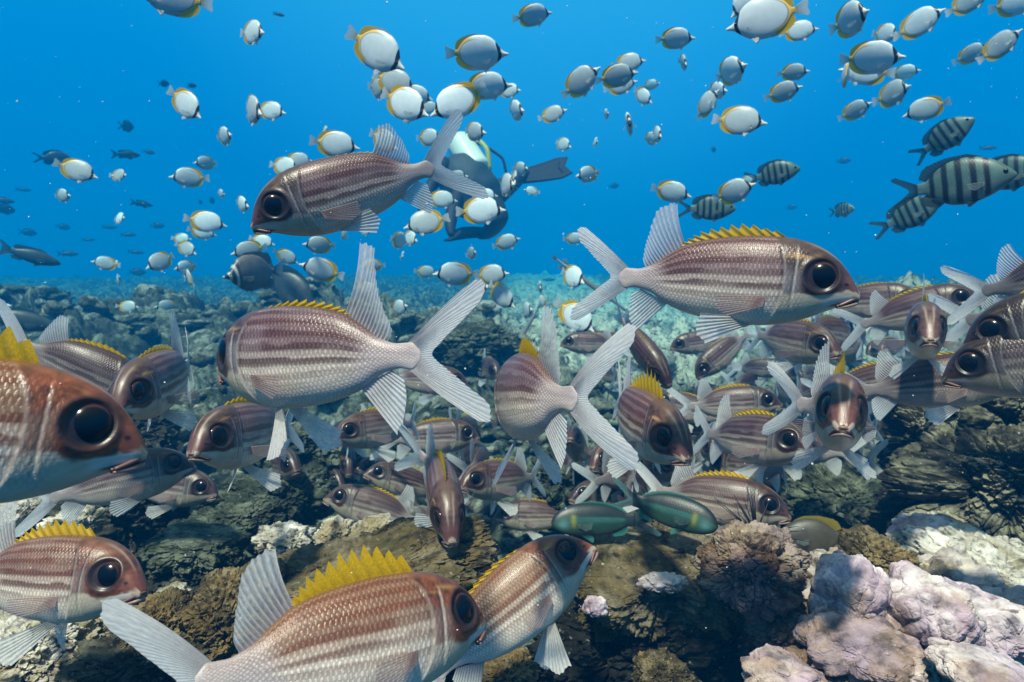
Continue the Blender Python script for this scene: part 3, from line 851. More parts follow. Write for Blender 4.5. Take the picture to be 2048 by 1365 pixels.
# ---------------------------------------------------------------- haze: the water itself, as one closed box of even density
def build_haze():
    x0, x1, y0, y1, z0, z1 = -30, 30, -4, 31, -3.6, 1.7
    v = [(x, y, z) for x in (x0, x1) for y in (y0, y1) for z in (z0, z1)]
    f = [[(0, 1, 3, 2), (4, 6, 7, 5), (0, 4, 5, 1), (2, 3, 7, 6), (0, 2, 6, 4), (1, 5, 7, 3)]]
    t = Nt("clear_blue_water")
    p = t.n('ShaderNodeVolumePrincipled', {'Color': (*HAZE_COLOR, 1), 'Density': HAZE_DENSITY, 'Absorption Color': (*HAZE_ABSORB, 1), 'Anisotropy': 0.0})
    t.t.links.new(p.outputs[0], t.out.inputs['Volume'])
    o = link("haze", mesh_np("haze", v, f, t.m, smooth=False))
    tag(o, kind="stuff")
    return o
build_haze()

# ---------------------------------------------------------------- reef materials
def reef_mat(name, base, second, pale, pale_amt=0.35, turf=(0.075, 0.075, 0.03), turf_amt=0.5, dark_amt=0.5, scale=1.0, bump=1.0, pink=0.0, sand=False, cap=0.0):
    """Dead coral rock: blotches of turf algae, pale and lilac crusts, pits darkened as crevice shade; paler on what faces up."""
    t = Nt(name)
    g = t.n('ShaderNodeNewGeometry')
    P = g.outputs['Position']
    def noise(sc, det=6.0, rough=0.62, dist=0.0):
        return t.n('ShaderNodeTexNoise', {'Vector': P, 'Scale': sc * scale, 'Detail': det, 'Roughness': rough, 'Distortion': dist}).outputs[0]
    n1, n2, n3, n4, n5 = noise(5.5), noise(16, dist=.6), noise(48), noise(140, 4), noise(9, dist=1.0)
    c = t.mix(t.maprange(n1, .40, .60), (*base, 1), (*second, 1))
    c = t.mix(t.math('MULTIPLY', t.maprange(n2, .44, .60), turf_amt), c, (*turf, 1))
    nz = t.n('ShaderNodeSeparateXYZ', {0: g.outputs['Normal']}).outputs[2]
    top = t.maprange(nz, -.1, .75, .35, 1.0)
    c = t.mix(t.math('MULTIPLY', t.math('MULTIPLY', t.maprange(n5, .50 - .12 * pale_amt, .60), top), pale_amt), c, (*pale, 1))
    if pink: c = t.mix(t.math('MULTIPLY', t.maprange(noise(7.5, dist=.8), .48, .60), pink), c, (.30, .235, .32, 1))
    if cap: c = t.mix(t.math('MULTIPLY', t.math('MULTIPLY', t.maprange(nz, .55, .85), t.maprange(n1, .42, .58)), cap), c, (*pale, 1))  # more pale colour where the surface faces up
    if sand:
        sx = t.n('ShaderNodeSeparateXYZ', {0: P})
        far_ = t.math('MULTIPLY', t.maprange(sx.outputs[1], 2.8, 4.2), t.math('MULTIPLY', t.maprange(sx.outputs[0], -.6, .4), t.maprange(sx.outputs[0], 3.2, 2.2)))
        c = t.mix(t.math('MULTIPLY', far_, t.maprange(n1, .36, .56, .25, .9)), c, (.42, .44, .36, 1))
    pits = t.maprange(n3, .47, .34)
    c = t.mix(t.math('MULTIPLY', pits, dark_amt), c, (.018, .017, .013, 1))  # crevice shade put into the colour of the pits
    sp = t.maprange(n4, .62, .72)
    c = t.mix(t.math('MULTIPLY', sp, .5), c, (.52, .50, .44, 1))
    k = t.maprange(n3, .3, .7, .65, 1.3)
    c = t.mix(1.0, c, t.n('ShaderNodeCombineColor', {0: k, 1: k, 2: k}).outputs[0], 'MULTIPLY')
    vo = t.n('ShaderNodeTexVoronoi', {'Vector': P, 'Scale': 42.0 * scale}, feature='SMOOTH_F1')
    h = t.math('ADD', t.math('MULTIPLY', n2, .9), t.math('ADD', t.math('MULTIPLY', n3, .6), t.math('MULTIPLY', n4, .25)))
    h = t.math('ADD', h, t.math('MULTIPLY', vo.outputs['Distance'], -.35))
    b = t.n('ShaderNodeBump', {'Strength': min(1.0, .75 * bump), 'Distance': 0.014 / scale, 'Height': h})
    p = t.n('ShaderNodeBsdfPrincipled', {'Base Color': c, 'Roughness': 0.85, 'Specular IOR Level': 0.2, 'Normal': b.outputs[0]})
    return t.surf(p.outputs[0])

M_FLOOR = reef_mat("reef_rubble_floor", (.024, .034, .021), (.050, .062, .040), (.36, .40, .31), .36, (.009, .014, .008), .75, 1.0, scale=.7, sand=True)
M_LILAC = reef_mat("lilac_coralline_rock", (.50, .37, .44), (.30, .20, .15), (.76, .68, .66), .6, (.09, .065, .02), .38, .40, pink=.5, bump=.35)
M_SLOPE = reef_mat("sloping_tan_white_reef", (.30, .23, .15), (.20, .145, .085), (.66, .60, .55), .55, (.10, .085, .03), .45, .55, pink=.35, bump=.6)
M_WHITE = reef_mat("pale_bleached_rock", (.46, .42, .36), (.28, .23, .14), (.68, .64, .58), .7, (.10, .095, .03), .45, .6, scale=1.2, bump=.6)
M_TAN = reef_mat("tan_turf_rock", (.085, .062, .022), (.13, .096, .042), (.42, .37, .29), .22, (.050, .044, .014), .6, .7)
M_GOLD = reef_mat("golden_brown_rock", (.15, .10, .034), (.06, .045, .020), (.42, .34, .18), .30, (.035, .028, .012), .6, .95, scale=2.2)
M_LEDGE = reef_mat("dark_ledge_with_pale_top", (.013, .013, .008), (.024, .022, .012), (.45, .42, .28), .2, (.012, .014, .008), .6, .7, cap=.5)
M_DARK = reef_mat("dark_rock_and_crevice_shade", (.022, .023, .015), (.038, .036, .020), (.30, .28, .20), .22, (.012, .014, .008), .6, .7)  # dark rock colour, deepened further with the shade of crevices
M_BLACK = reef_mat("black_algae_and_shade_rock", (.012, .013, .009), (.020, .021, .013), (.22, .21, .18), .10, (.008, .010, .006), .6, .7)  # near-black colour: dark algae plus painted-in shade of the overhang
M_GREEN = reef_mat("green_algae_rock", (.045, .055, .032), (.028, .036, .022), (.26, .28, .20), .36, (.018, .024, .012), .6, .8)
M_BROWN = reef_mat("brown_crusted_rock", (.085, .042, .024), (.20, .125, .058), (.50, .42, .34), .42, (.045, .022, .014), .5, .55, pink=.2, bump=.6)

# ---------------------------------------------------------------- sea floor
def floor_base(x, y):
    z = -0.70 - 0.045 * np.clip(y - 1.0, 0, 5) - 0.012 * np.clip(y - 6, 0, 20)
    def hill(cx, cy, rx, ry, h):
        return h * np.exp(-((x - cx) / rx) ** 2 - ((y - cy) / ry) ** 2)
    z = z + hill(-2.9, 5.0, 1.9, 1.1, .30) + hill(-1.3, 4.6, .9, .8, .12) + hill(-.55, 4.3, .75, .7, .24) + hill(3.0, 4.3, 1.3, 1.0, .36)
    z = z + hill(-1.1, 2.3, .6, .45, .14) + hill(1.7, 2.2, .5, .5, .14) - hill(.1, 1.45, 1.2, .35, .10)
    return z

def floor_z(x, y):
    x = np.asarray(x, float); y = np.asarray(y, float)
    z = floor_base(x, y)
    p = np.stack([x, y, np.zeros_like(x)], 1)
    wrp = np.stack([vnoise(p * 2.1, 71), vnoise(p * 2.1, 72), 0 * x], 1) * .22
    far = np.clip(np.hypot(x, y) / 3.0, .45, 1.6)
    f1, f2, cid = worley((p + wrp) * A([2.6, 2.6, 1]), 31)
    z = z + far * (0.15 * (cid - .45) * sstep(0.03, 0.16, f2 - f1) + .06 * (1 - f1))
    f1, f2, cid = worley((p + wrp * .6) * A([7.0, 7.0, 1]), 37)
    z = z + far * (0.070 * (cid - .45) * sstep(.03, .18, f2 - f1) + .028 * (1 - f1))
    z = z + far * (.08 * fbm(p * 2.0, 4, 41, ridged=True) + .045 * fbm(p * 9, 4, 45, ridged=True))
    return z

def build_floor():
    na, nr = 760, 620
    ang = np.linspace(-1.5, 1.5, na) * (0.72 + 0.28 * np.abs(np.linspace(-1, 1, na)))
    r = np.concatenate([np.exp(np.linspace(math.log(.30), math.log(27), nr))])
    R_, An = np.meshgrid(r, ang, indexing='ij')
    x = (R_ * np.sin(An)).ravel(); y = (R_ * np.cos(An)).ravel() - .05
    z = floor_z(x, y)
    o = link("seafloor", mesh_np("seafloor", np.stack([x, y, z], 1), [grid_faces(nr, na)[:, ::-1]], M_FLOOR))
    tag(o, kind="structure")
build_floor()

# ---------------------------------------------------------------- rocks
_ico = {}
def ico(sub):
    if sub in _ico: return _ico[sub]
    t = (1 + 5 ** .5) / 2
    v = [(-1, t, 0), (1, t, 0), (-1, -t, 0), (1, -t, 0), (0, -1, t), (0, 1, t), (0, -1, -t), (0, 1, -t), (t, 0, -1), (t, 0, 1), (-t, 0, -1), (-t, 0, 1)]
    f = [(0, 11, 5), (0, 5, 1), (0, 1, 7), (0, 7, 10), (0, 10, 11), (1, 5, 9), (5, 11, 4), (11, 10, 2), (10, 7, 6), (7, 1, 8), (3, 9, 4), (3, 4, 2), (3, 2, 6), (3, 6, 8), (3, 8, 9), (4, 9, 5), (2, 4, 11), (6, 2, 10), (8, 6, 7), (9, 8, 1)]
    v = [A(q) / np.linalg.norm(q) for q in v]
    for _ in range(sub):
        cache, nf = {}, []
        def m(a, b):
            k = (min(a, b), max(a, b))
            if k not in cache:
                q = v[a] + v[b]; v.append(q / np.linalg.norm(q)); cache[k] = len(v) - 1
            return cache[k]
        for a, b, c in f:
            ab, bc, ca = m(a, b), m(b, c), m(c, a)
            nf += [(a, ab, ca), (b, bc, ab), (c, ca, bc), (ab, bc, ca)]
        f = nf
    _ico[sub] = (A(v), A(f))
    return _ico[sub]

def rock_verts(r3, sub, seed, rough=0.25, lump=0.2, box=0.0, flat=None, fine=0.05, nscale=1.0, pits=0.0):
    v, f = ico(sub)
    d = v.copy()
    if box:                                     # squarer block
        pw = 1.0 / (1 + box * 3)
        q = np.sign(d) * np.abs(d) ** pw
        d = q / np.maximum(np.abs(q).max(1, keepdims=True), 1e-6) * (1 - box) ** 0 * np.linalg.norm(v, axis=1, keepdims=True)
        d = v * (1 - box) + d * box * .85
    rng = np.random.RandomState(seed)
    o = rng.uniform(-20, 20, 3)
    p = d * nscale * (A(r3) / np.prod(r3) ** (1 / 3)) + o
    f1, f2, cid = worley(p * 1.7 + .3 * np.stack([vnoise(p * 2, seed), vnoise(p * 2, seed + 1), vnoise(p * 2, seed + 2)], 1), seed)
    r = 1 + rough * fbm(p * 1.1, 3, seed) + lump * (.62 - f1) + lump * .5 * (cid - .5) * sstep(.02, .2, f2 - f1)
    w1, w2, wc = worley(p * 4.6 + .25 * np.stack([vnoise(p * 6, seed + 31), vnoise(p * 6, seed + 32), vnoise(p * 6, seed + 33)], 1), seed + 15)
    r = r + fine * fbm(p * 5, 4, seed + 3, ridged=True) + fine * .6 * fbm(p * 17, 4, seed + 9) + fine * .9 * (.55 - w1) * sstep(-.3, .5, vnoise(p * 1.3, seed + 40)) - fine * .8 * sstep(.16, .0, w2 - w1) * (wc > .4)
    if pits:
        g1, g2, _ = worley(p * 6.5, seed + 5)
        r = r - pits * sstep(.42, .18, g1)
    q = d * r[:, None] * A(r3)
    q = q * (A(r3) / np.maximum((q.max(0) - q.min(0)) / 2, 1e-6)) * 1.04
    q = q - (q.max(0) + q.min(0)) / 2
    if flat is not None:
        zt = flat * r3[2]
        ov = q[:, 2] - zt
        q[:, 2] = np.where(ov > 0, zt + ov * .22, q[:, 2])
    return q, f

ROCK_GROUP = None
def rock(name, label, x, y, d, rpx, mat, seed, depth=None, rot=(0, 0, 0), sub=6, group=None, **kw):
    """A rock whose middle stands d metres behind pixel (x, y); rpx = half width and half height in pixels at that distance."""
    rx, rz = rpx[0] * d / F, rpx[1] * d / F
    ry = depth if depth is not None else rx * .9
    kw['fine'] = kw.get('fine', .08) * (.4 if mat == M_LILAC else 1.3)
    q, f = rock_verts((rx, ry, rz), 7 if d < 1.0 and rpx[0] > 60 else sub, seed, **kw)
    o = link(name, mesh_np(name, q, [f], mat))
    o.location = Vector(pt(x, y, d))
    o.rotation_euler = tuple(math.radians(a) for a in rot)
    tag(o, label, "rock", group)
    return o

ROCKS = [
 # name, label, x, y, depth, (half w, half h) px, material, seed, extra
 ("coral_rock", "broad lilac and white coral rock mass filling the bottom right corner", 1800, 1345, 1.0, (400, 230), M_SLOPE, 3, dict(depth=.20, sub=7, rough=.3, lump=.45, fine=.08, pits=.03, rot=(0, -10, 0))),
 ("coral_rock", "brown crusted rounded boulder under the sea urchin spines", 1500, 1135, .86, (112, 96), M_BROWN, 5, dict(depth=.07, sub=6, rough=.3, lump=.4, fine=.09)),
 ("coral_rock", "tall smooth lilac knob between brown boulder and fuzzy algae mound", 1690, 1195, .80, (66, 92), M_LILAC, 8, dict(depth=.05, sub=6, rough=.22, lump=.25, fine=.05, rot=(0, 12, 0))),
 ("coral_rock", "rounded lilac lump with a white cap beside the yellow algae mound", 1840, 1222, .78, (92, 78), M_LILAC, 11, dict(depth=.07, sub=6, rough=.22, lump=.3, fine=.06, rot=(0, 20, 0))),
 ("coral_rock", "lilac ledge with white top below the tall knob", 1722, 1296, .74, (112, 52), M_LILAC, 14, dict(depth=.07, sub=6, rough=.3, lump=.35, fine=.07, rot=(0, -6, 0))),
 ("coral_rock", "purple brown lower block under the lilac ledge", 1700, 1376, .74, (120, 66), M_BROWN, 15, dict(depth=.07, sub=6, rough=.3, lump=.3, fine=.07)),
 ("coral_rock", "small lilac rock at the bottom edge beside the dark crevice", 1570, 1362, .72, (86, 40), M_LILAC, 17, dict(depth=.05, sub=6, rough=.3, lump=.35, fine=.08)),
 ("coral_rock", "low grey lilac boulder lying under the brown crusted one", 1580, 1270, .86, (86, 74), M_BROWN, 18, dict(depth=.06, sub=6, rough=.3, lump=.3, fine=.08)),
 ("coral_rock", "lumpy lilac and tan block between the white shelf and the corner slab", 1965, 1255, .80, (90, 66), M_LILAC, 22, dict(depth=.07, sub=6, rough=.3, lump=.4, fine=.07)),
 ("coral_rock", "pale lilac slab at the lower right corner with blue white rim", 1985, 1350, .66, (105, 34), M_LILAC, 21, dict(depth=.05, sub=6, rough=.25, lump=.25, fine=.06, rot=(0, 8, 0))),
 ("coral_rock", "wide white pitted coral shelf below the dark overhang", 1985, 1160, 1.02, (215, 72), M_WHITE, 23, dict(depth=.16, sub=6, rough=.3, lump=.35, fine=.10, pits=.06, rot=(8, 8, 0))),
 ("coral_rock", "fuzzy brown algae mound behind the tall lilac knob", 1760, 1140, .96, (82, 76), M_GOLD, 25, dict(depth=.08, sub=6, rough=.3, lump=.3, fine=.12)),
 ("coral_rock", "lilac topped bump on the white shelf under the overhang", 1850, 1068, 1.10, (64, 34), M_LILAC, 26, dict(depth=.06, sub=5, rough=.3, lump=.3, fine=.08)),
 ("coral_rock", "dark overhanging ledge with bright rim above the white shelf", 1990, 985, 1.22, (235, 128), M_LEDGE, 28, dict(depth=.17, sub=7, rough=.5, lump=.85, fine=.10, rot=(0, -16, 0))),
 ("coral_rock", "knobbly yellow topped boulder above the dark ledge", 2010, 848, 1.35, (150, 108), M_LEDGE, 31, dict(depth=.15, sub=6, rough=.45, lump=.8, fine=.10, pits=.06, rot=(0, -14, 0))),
 ("coral_rock", "pale rough boulder at the right edge under the two dark fish", 2010, 785, 1.60, (100, 52), M_WHITE, 33, dict(depth=.14, sub=6, rough=.35, lump=.5, fine=.10, pits=.05)),
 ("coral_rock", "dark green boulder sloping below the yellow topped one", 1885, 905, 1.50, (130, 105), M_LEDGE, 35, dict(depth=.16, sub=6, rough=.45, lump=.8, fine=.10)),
 ("coral_rock", "dull green rubble boulder behind the dark yellow finned damselfish", 1720, 1012, 1.50, (150, 80), M_GREEN, 37, dict(depth=.2, sub=6, rough=.35, lump=.5, fine=.11)),
 ("coral_rock", "dim green hump behind the fish with wide fins", 1560, 1005, 1.75, (110, 62), M_GREEN, 38, dict(depth=.2, sub=6, rough=.35, lump=.45, fine=.10)),
 ("coral_rock", "blocky tan flat topped rock with a dark face in the middle", 1312, 1150, .97, (180, 62), M_TAN, 41, dict(depth=.11, sub=7, box=.5, rough=.22, lump=.25, fine=.07, flat=.75, rot=(12, 0, 4))),
 ("coral_rock", "dark block with painted shade and algae below the flat topped tan rock", 1270, 1300, .97, (215, 135), M_BLACK, 42, dict(depth=.10, sub=7, box=.5, rough=.25, lump=.35, fine=.10)),
 ("coral_rock", "white encrusted lump on the dark face beside the diving fish", 1190, 1215, .86, (26, 22), M_LILAC, 43, dict(depth=.015, sub=5, rough=.3, lump=.3, fine=.08)),
 ("coral_rock", "small white crust knob on the tan rock edge", 1325, 1165, .87, (52, 18), M_LILAC, 44, dict(depth=.02, sub=5, rough=.4, lump=.5, fine=.1)),
 ("coral_rock", "long tan slab rising towards the middle behind the yellow spines", 745, 1150, .86, (255, 50), M_TAN, 46, dict(depth=.10, sub=7, box=.4, rough=.22, lump=.25, fine=.07, flat=.75, rot=(8, -14, 0))),
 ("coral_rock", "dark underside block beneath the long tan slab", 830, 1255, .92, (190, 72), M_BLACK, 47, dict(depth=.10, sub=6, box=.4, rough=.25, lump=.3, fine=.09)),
 ("coral_rock", "golden speckled brown rock beside the raised translucent back fin", 480, 1238, .82, (120, 105), M_GOLD, 49, dict(depth=.09, sub=6, rough=.3, lump=.3, fine=.10, rot=(0, -25, 0))),
 ("coral_rock", "golden brown crust rock low between two tail fins", 330, 1250, .78, (70, 56), M_GOLD, 50, dict(depth=.06, sub=6, rough=.3, lump=.35, fine=.11)),
 ("coral_rock", "dark brown boulder at the bottom under the long tail lobe", 290, 1358, .74, (165, 84), M_DARK, 52, dict(depth=.10, sub=6, rough=.3, lump=.35, fine=.10)),
 ("coral_rock", "bleached white rock in the bottom left corner", 50, 1312, .80, (150, 92), M_WHITE, 54, dict(depth=.10, sub=6, rough=.3, lump=.4, fine=.10, pits=.06)),
 ("coral_rock", "small white crust boulder beside the downward snout", 345, 1200, .95, (44, 24), M_WHITE, 55, dict(depth=.04, sub=5, rough=.3, lump=.4, fine=.10)),
 ("coral_rock", "green layered slab rock with a light rim left of the centre", 392, 1092, 1.12, (92, 42), M_GREEN, 57, dict(depth=.09, sub=6, rough=.3, lump=.3, fine=.09, flat=.6, rot=(0, 8, 0))),
 ("coral_rock", "dark hollow boulder under the green layered slab", 405, 1160, 1.10, (100, 58), M_DARK, 58, dict(depth=.09, sub=6, rough=.3, lump=.35, fine=.10)),
 ("coral_rock", "olive boulder behind the layered slab", 470, 1045, 1.30, (90, 42), M_GREEN, 59, dict(depth=.1, sub=6, rough=.35, lump=.4, fine=.10)),
 ("coral_rock", "pale cauliflower lump on the slab beneath the side-on fish", 672, 1078, 1.02, (44, 42), M_WHITE, 61, dict(depth=.045, sub=5, rough=.3, lump=.45, fine=.10)),
 ("coral_rock", "grey smooth pointed lump beside the pale cauliflower one", 752, 1074, 1.00, (52, 44), M_WHITE, 62, dict(depth=.05, sub=6, rough=.25, lump=.2, fine=.06, rot=(0, 12, 0))),
 ("coral_rock", "low teal white rubble lump left of the cauliflower lump", 570, 1080, 1.10, (60, 30), M_WHITE, 63, dict(depth=.06, sub=5, rough=.35, lump=.45, fine=.10)),
 ("coral_rock", "knobbly white lump above the yellow dorsal spines at the left", 140, 1050, 1.08, (52, 34), M_WHITE, 64, dict(depth=.06, sub=5, rough=.3, lump=.5, fine=.10)),
 ("coral_rock", "white boulder under the big red head", 42, 1018, 1.10, (42, 28), M_WHITE, 65, dict(depth=.05, sub=5, rough=.3, lump=.3, fine=.08)),
 ("coral_rock", "dark cave-like boulder behind the white knobbly lump", 200, 1050, 1.35, (170, 100), M_DARK, 66, dict(depth=.15, sub=6, rough=.3, lump=.4, fine=.10)),
 ("coral_rock", "dim green boulder below the pale bellied facing fish", 560, 1000, 1.55, (110, 62), M_GREEN, 67, dict(depth=.15, sub=6, rough=.35, lump=.45, fine=.11)),
 ("coral_rock", "dark boulder with pale crust behind the middle tail fins", 610, 905, 1.95, (110, 60), M_GREEN, 68, dict(depth=.2, sub=6, rough=.35, lump=.45, fine=.11)),
 ("coral_rock", "tan edged dark boulder behind the small squirrelfish at the left", 265, 865, 1.85, (105, 66), M_DARK, 69, dict(depth=.18, sub=6, rough=.35, lump=.4, fine=.10)),
 ("coral_rock", "shaded boulder above the green wrasses", 1150, 955, 1.80, (95, 62), M_GREEN, 70, dict(depth=.18, sub=6, rough=.35, lump=.45, fine=.11)),
 ("coral_rock", "low olive slab between the two green wrasses", 1290, 1072, 1.34, (105, 34), M_GREEN, 71, dict(depth=.09, sub=6, rough=.3, lump=.35, fine=.09, flat=.6)),
 ("coral_rock", "flat pale crust lying under the second wrasse", 1400, 1068, 1.25, (68, 22), M_WHITE, 72, dict(depth=.06, sub=5, rough=.35, lump=.4, fine=.09)),
 ("coral_rock", "mustard lump at the bottom edge in the dark crevice", 1325, 1352, .78, (60, 46), M_GOLD, 73, dict(depth=.04, sub=6, rough=.3, lump=.4, fine=.12)),
 ("coral_rock", "gold flecked lump at the bottom edge below the diving fish", 1010, 1350, .76, (66, 34), M_GOLD, 74, dict(depth=.05, sub=6, rough=.3, lump=.4, fine=.12)),
 ("coral_rock", "dark ridge boulder on the far slope beneath the white butterflyfish pair", 690, 720, 3.6, (120, 44), M_GREEN, 76, dict(depth=.35, sub=6, rough=.35, lump=.45, fine=.11)),
 ("coral_rock", "dim teal boulder right of the large curved tail", 930, 700, 3.4, (130, 60), M_GREEN, 77, dict(depth=.3, sub=6, rough=.35, lump=.45, fine=.11)),
 ("coral_rock", "faint dark mound at the left edge of the far slope", 55, 600, 5.2, (75, 30), M_GREEN, 78, dict(depth=.4, sub=5, rough=.35, lump=.35, fine=.10)),
]
for nm, lb, x, y, d, rp, mt, sd, kw in ROCKS:
    rock(nm, lb, x, y, d, rp, mt, sd, group="reef rocks", **kw)

# broken coral pieces strewn over the sea floor, past counting: one object
def build_rubble():
    rng = np.random.RandomState(12)
    base = [rock_verts((1, .8, .6), 2, 300 + i, rough=.4, lump=.4, fine=.12) for i in range(10)]
    V, Fc, off = [], [], 0
    n = 3200
    r = np.exp(rng.uniform(math.log(.95), math.log(8.5), n)); an = rng.uniform(-.85, .85, n)
    x, y = r * np.sin(an), r * np.cos(an)
    z = floor_z(x, y)
    for i in range(n):
        q, f = base[i % 10]
        s = rng.uniform(.012, .05) ** 1.0 * (0.55 + .22 * r[i]) * (1.6 if rng.rand() < .08 else 1)
        a, b = rng.uniform(0, 6.28), rng.normal(0, .5)
        ca, sa, cb, sb = math.cos(a), math.sin(a), math.cos(b), math.sin(b)
        M = A([[ca, -sa, 0], [sa, ca, 0], [0, 0, 1]]) @ A([[1, 0, 0], [0, cb, -sb], [0, sb, cb]])
        sc = A([s * rng.uniform(.7, 1.6), s * rng.uniform(.6, 1.2), s * rng.uniform(.5, 1.1)])
        V.append((q * sc) @ M.T + A([x[i], y[i], z[i] + s * .25])); Fc.append(f + off); off += len(q)
    o = link("coral_rubble", mesh_np("coral_rubble", np.concatenate(V), [np.concatenate(Fc)], M_RUBBLE))
    tag(o, "broken grey green coral rubble strewn over the sea floor", "rubble", kind="stuff")
M_RUBBLE = reef_mat("coral_rubble", (.055, .064, .040), (.12, .125, .09), (.44, .45, .38), .42, (.02, .027, .014), .55, .6, scale=1.0, sand=True)
build_rubble()

# drifting specks in the water
def build_specks():
    rng = np.random.RandomState(4)
    v, f = ico(0)
    V, Fc, off = [], [], 0
    for i in range(420):
        d = rng.uniform(.35, 3.2) if i % 3 else rng.uniform(.3, 1.0)
        p = pt(rng.uniform(-80, 2130), rng.uniform(-60, 1425), d)
        s = rng.uniform(.4, 1.0) * .0008 * (.4 + .5 * d) * (1.6 if rng.rand() < .07 else 1)
        V.append(v * s * rng.uniform(.6, 1.5, 3) + p); Fc.append(f + off); off += len(v)
    t = Nt("pale_specks")
    m = t.surf(t.n('ShaderNodeBsdfPrincipled', {'Base Color': (.8, .82, .82, 1), 'Roughness': .7}).outputs[0])
    o = link("drifting_particles", mesh_np("drifting_particles", np.concatenate(V), [np.concatenate(Fc)], m))
    tag(o, "tiny pale specks drifting through the water", "particles", kind="stuff")
build_specks()

# sea urchin behind the brown boulder: dark test and spines
def build_urchin():
    c = A(pt(1512, 1066, .93))
    t = Nt("urchin_black")
    m = t.surf(t.n('ShaderNodeBsdfPrincipled', {'Base Color': (.012, .012, .014, 1), 'Roughness': .4}).outputs[0])
    e = bpy.data.objects.new("sea_urchin", None); COL.objects.link(e); e.location = Vector(c)
    tag(e, "black sea urchin with thin spines behind the brown crusted boulder", "sea urchin")
    v, f = ico(3)
    link("body", mesh_np("body", v * A([.018, .018, .013]), [f], m), e)
    rng = np.random.RandomState(2)
    for i in range(26):
        dr = rng.normal(0, 1, 3); dr[2] = abs(dr[2]) * .8 + .05; dr /= np.linalg.norm(dr)
        ln = rng.uniform(.035, .062)
        path = [dr * .014 + dr * ln * k for k in np.linspace(0, 1, 4)]
        q, fc = tube(path, np.linspace(.0013, .0003, 4), 6)
        link("spine", mesh_np("spine", q, fc, m), e)
build_urchin()
# ---------------------------------------------------------------- squirrelfish, each in its own pose
SIZE_SQ = 0.20
G_SQ = "squirrelfish schooling over the reef"
def squirrel(label, x, y, L, yaw, pitch=0, roll=0, bend=(0, 0), warm=0.0, res=None, size=SIZE_SQ, **pose):
    res = res if res is not None else (1.0 if L > 330 else .7 if L > 180 else .5)
    sp = dict(SQ, warm=warm, dk=.8 if y < 420 else .42 if x > 1860 or (x < 260 and y < 800 and L < 400) else 1.0 if L > 275 else .62, var=int(x * 7 + y) % 23)  # shade and distance dimming go into the skin colour through dk
    if 140 < L < 262: L *= .88
    pose.setdefault('seed', int(x) % 97)
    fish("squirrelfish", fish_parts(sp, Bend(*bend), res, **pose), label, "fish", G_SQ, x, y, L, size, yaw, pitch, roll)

# label, x, y, L, yaw (0 faces right, 180 left, -90 the camera), pitch, roll, bend
squirrel("dark headed squirrelfish high in open water swimming down with its tail up", 690, 393, 378, 183, -21, 0, (.35, 0), spin=-.09, dors=.3, drop=.0, splay=.2, pec=8, tail=1.1)
squirrel("large purplish squirrelfish in the middle with tall fins and tail bent sideways", 604, 728, 548, 134, -3, 0, (-.55, -.9), dwid=.35, spin=.12, dors=1.35, drop=.95, splay=.6, pec=10, tail=1.05)
squirrel("squirrelfish turned away with its wide white tail towards the viewer", 1052, 806, 475, 100, -2, 0, (-1.0, 0), spin=.75, dors=1.0, drop=.95, splay=.5, pec=10, tail=1.1)
squirrel("squirrelfish in clean side view in open water facing right", 1462, 572, 462, -5, -6, 0, (.12, 0), spin=.35, dors=.75, drop=.15, splay=.4, pec=14)
squirrel("squirrelfish facing the viewer with raised yellow spines and tail swung aside", 1674, 832, 400, -84, -6, -4, (-1.7, 0), warm=.15, spin=1.0, dors=1.0, drop=.7, splay=1.0, pec=20)
squirrel("squirrelfish facing forward with open mouth and spread pectorals below the wide tail", 1284, 850, 345, -62, -20, 4, (.9, 0), warm=.1, spin=1.0, dors=.7, drop=.8, splay=.8, pec=75)
squirrel("narrow squirrelfish diving head first towards the viewer between the large tails", 885, 985, 310, -80, -35, 6, (-1.0, 0), spin=.9, dors=.8, drop=.5, splay=.9, pec=30)
squirrel("pale bellied squirrelfish turned three quarters to the viewer beside a spread pectoral", 496, 876, 335, 236, -8, 0, (-.3, 0), spin=.25, dors=.3, drop=.85, splay=.8, pec=55)
squirrel("smaller squirrelfish with upright fins nosing down towards the large red head", 322, 770, 330, 243, -16, 0, (-.5, 0), spin=.2, dors=1.2, drop=.6, splay=.6, pec=30)
squirrel("brown squirrelfish half hidden behind the big red head with folded yellow fin", 172, 750, 285, -22, -28, 0, (.2, 0), spin=.2, dors=.4, drop=.4, splay=.4)
squirrel("huge red brown squirrelfish head pushing in from the left edge", -155, 878, 800, -10, -10, 0, (0, 0), warm=.75, spin=.9, dors=.6, drop=.3, splay=.4)
squirrel("reddish squirrelfish at the lower left with yellow spines and trailing pelvic fins", 96, 1168, 440, -42, -12, 0, (.6, -.5), warm=.45, spin=.55, dors=1.0, drop=.75, splay=.8, pec=16)
squirrel("large golden brown squirrelfish at the bottom with fully raised yellow fin and long tail", 722, 1300, 615, 20, 5, 0, (-.25, 1.3), warm=.6, spin=.85, dors=.8, drop=.5, splay=.5, pec=22, tail=1.15)
squirrel("orange striped squirrelfish climbing with its head up behind the golden brown one", 1034, 1216, 405, 10, 36, 0, (.1, 0), warm=.75, spin=.1, dors=.4, drop=.95, splay=.4, pec=18)
squirrel("rosy squirrelfish facing right behind a spread white tail lobe", 1505, 884, 262, -38, -6, 0, (.5, 0), spin=.3, dors=.8, drop=.85, splay=.5, pec=30)
squirrel("squirrelfish seen head on at the far right with both pectorals out", 1845, 668, 300, -86, -4, -2, (.5, 0), spin=.5, dors=1.3, drop=.8, splay=.9, pec=78)
squirrel("upper of two dark headed squirrelfish entering from the right edge", 2158, 650, 400, 183, -14, 0, (0, 0), spin=.2, dors=.4)
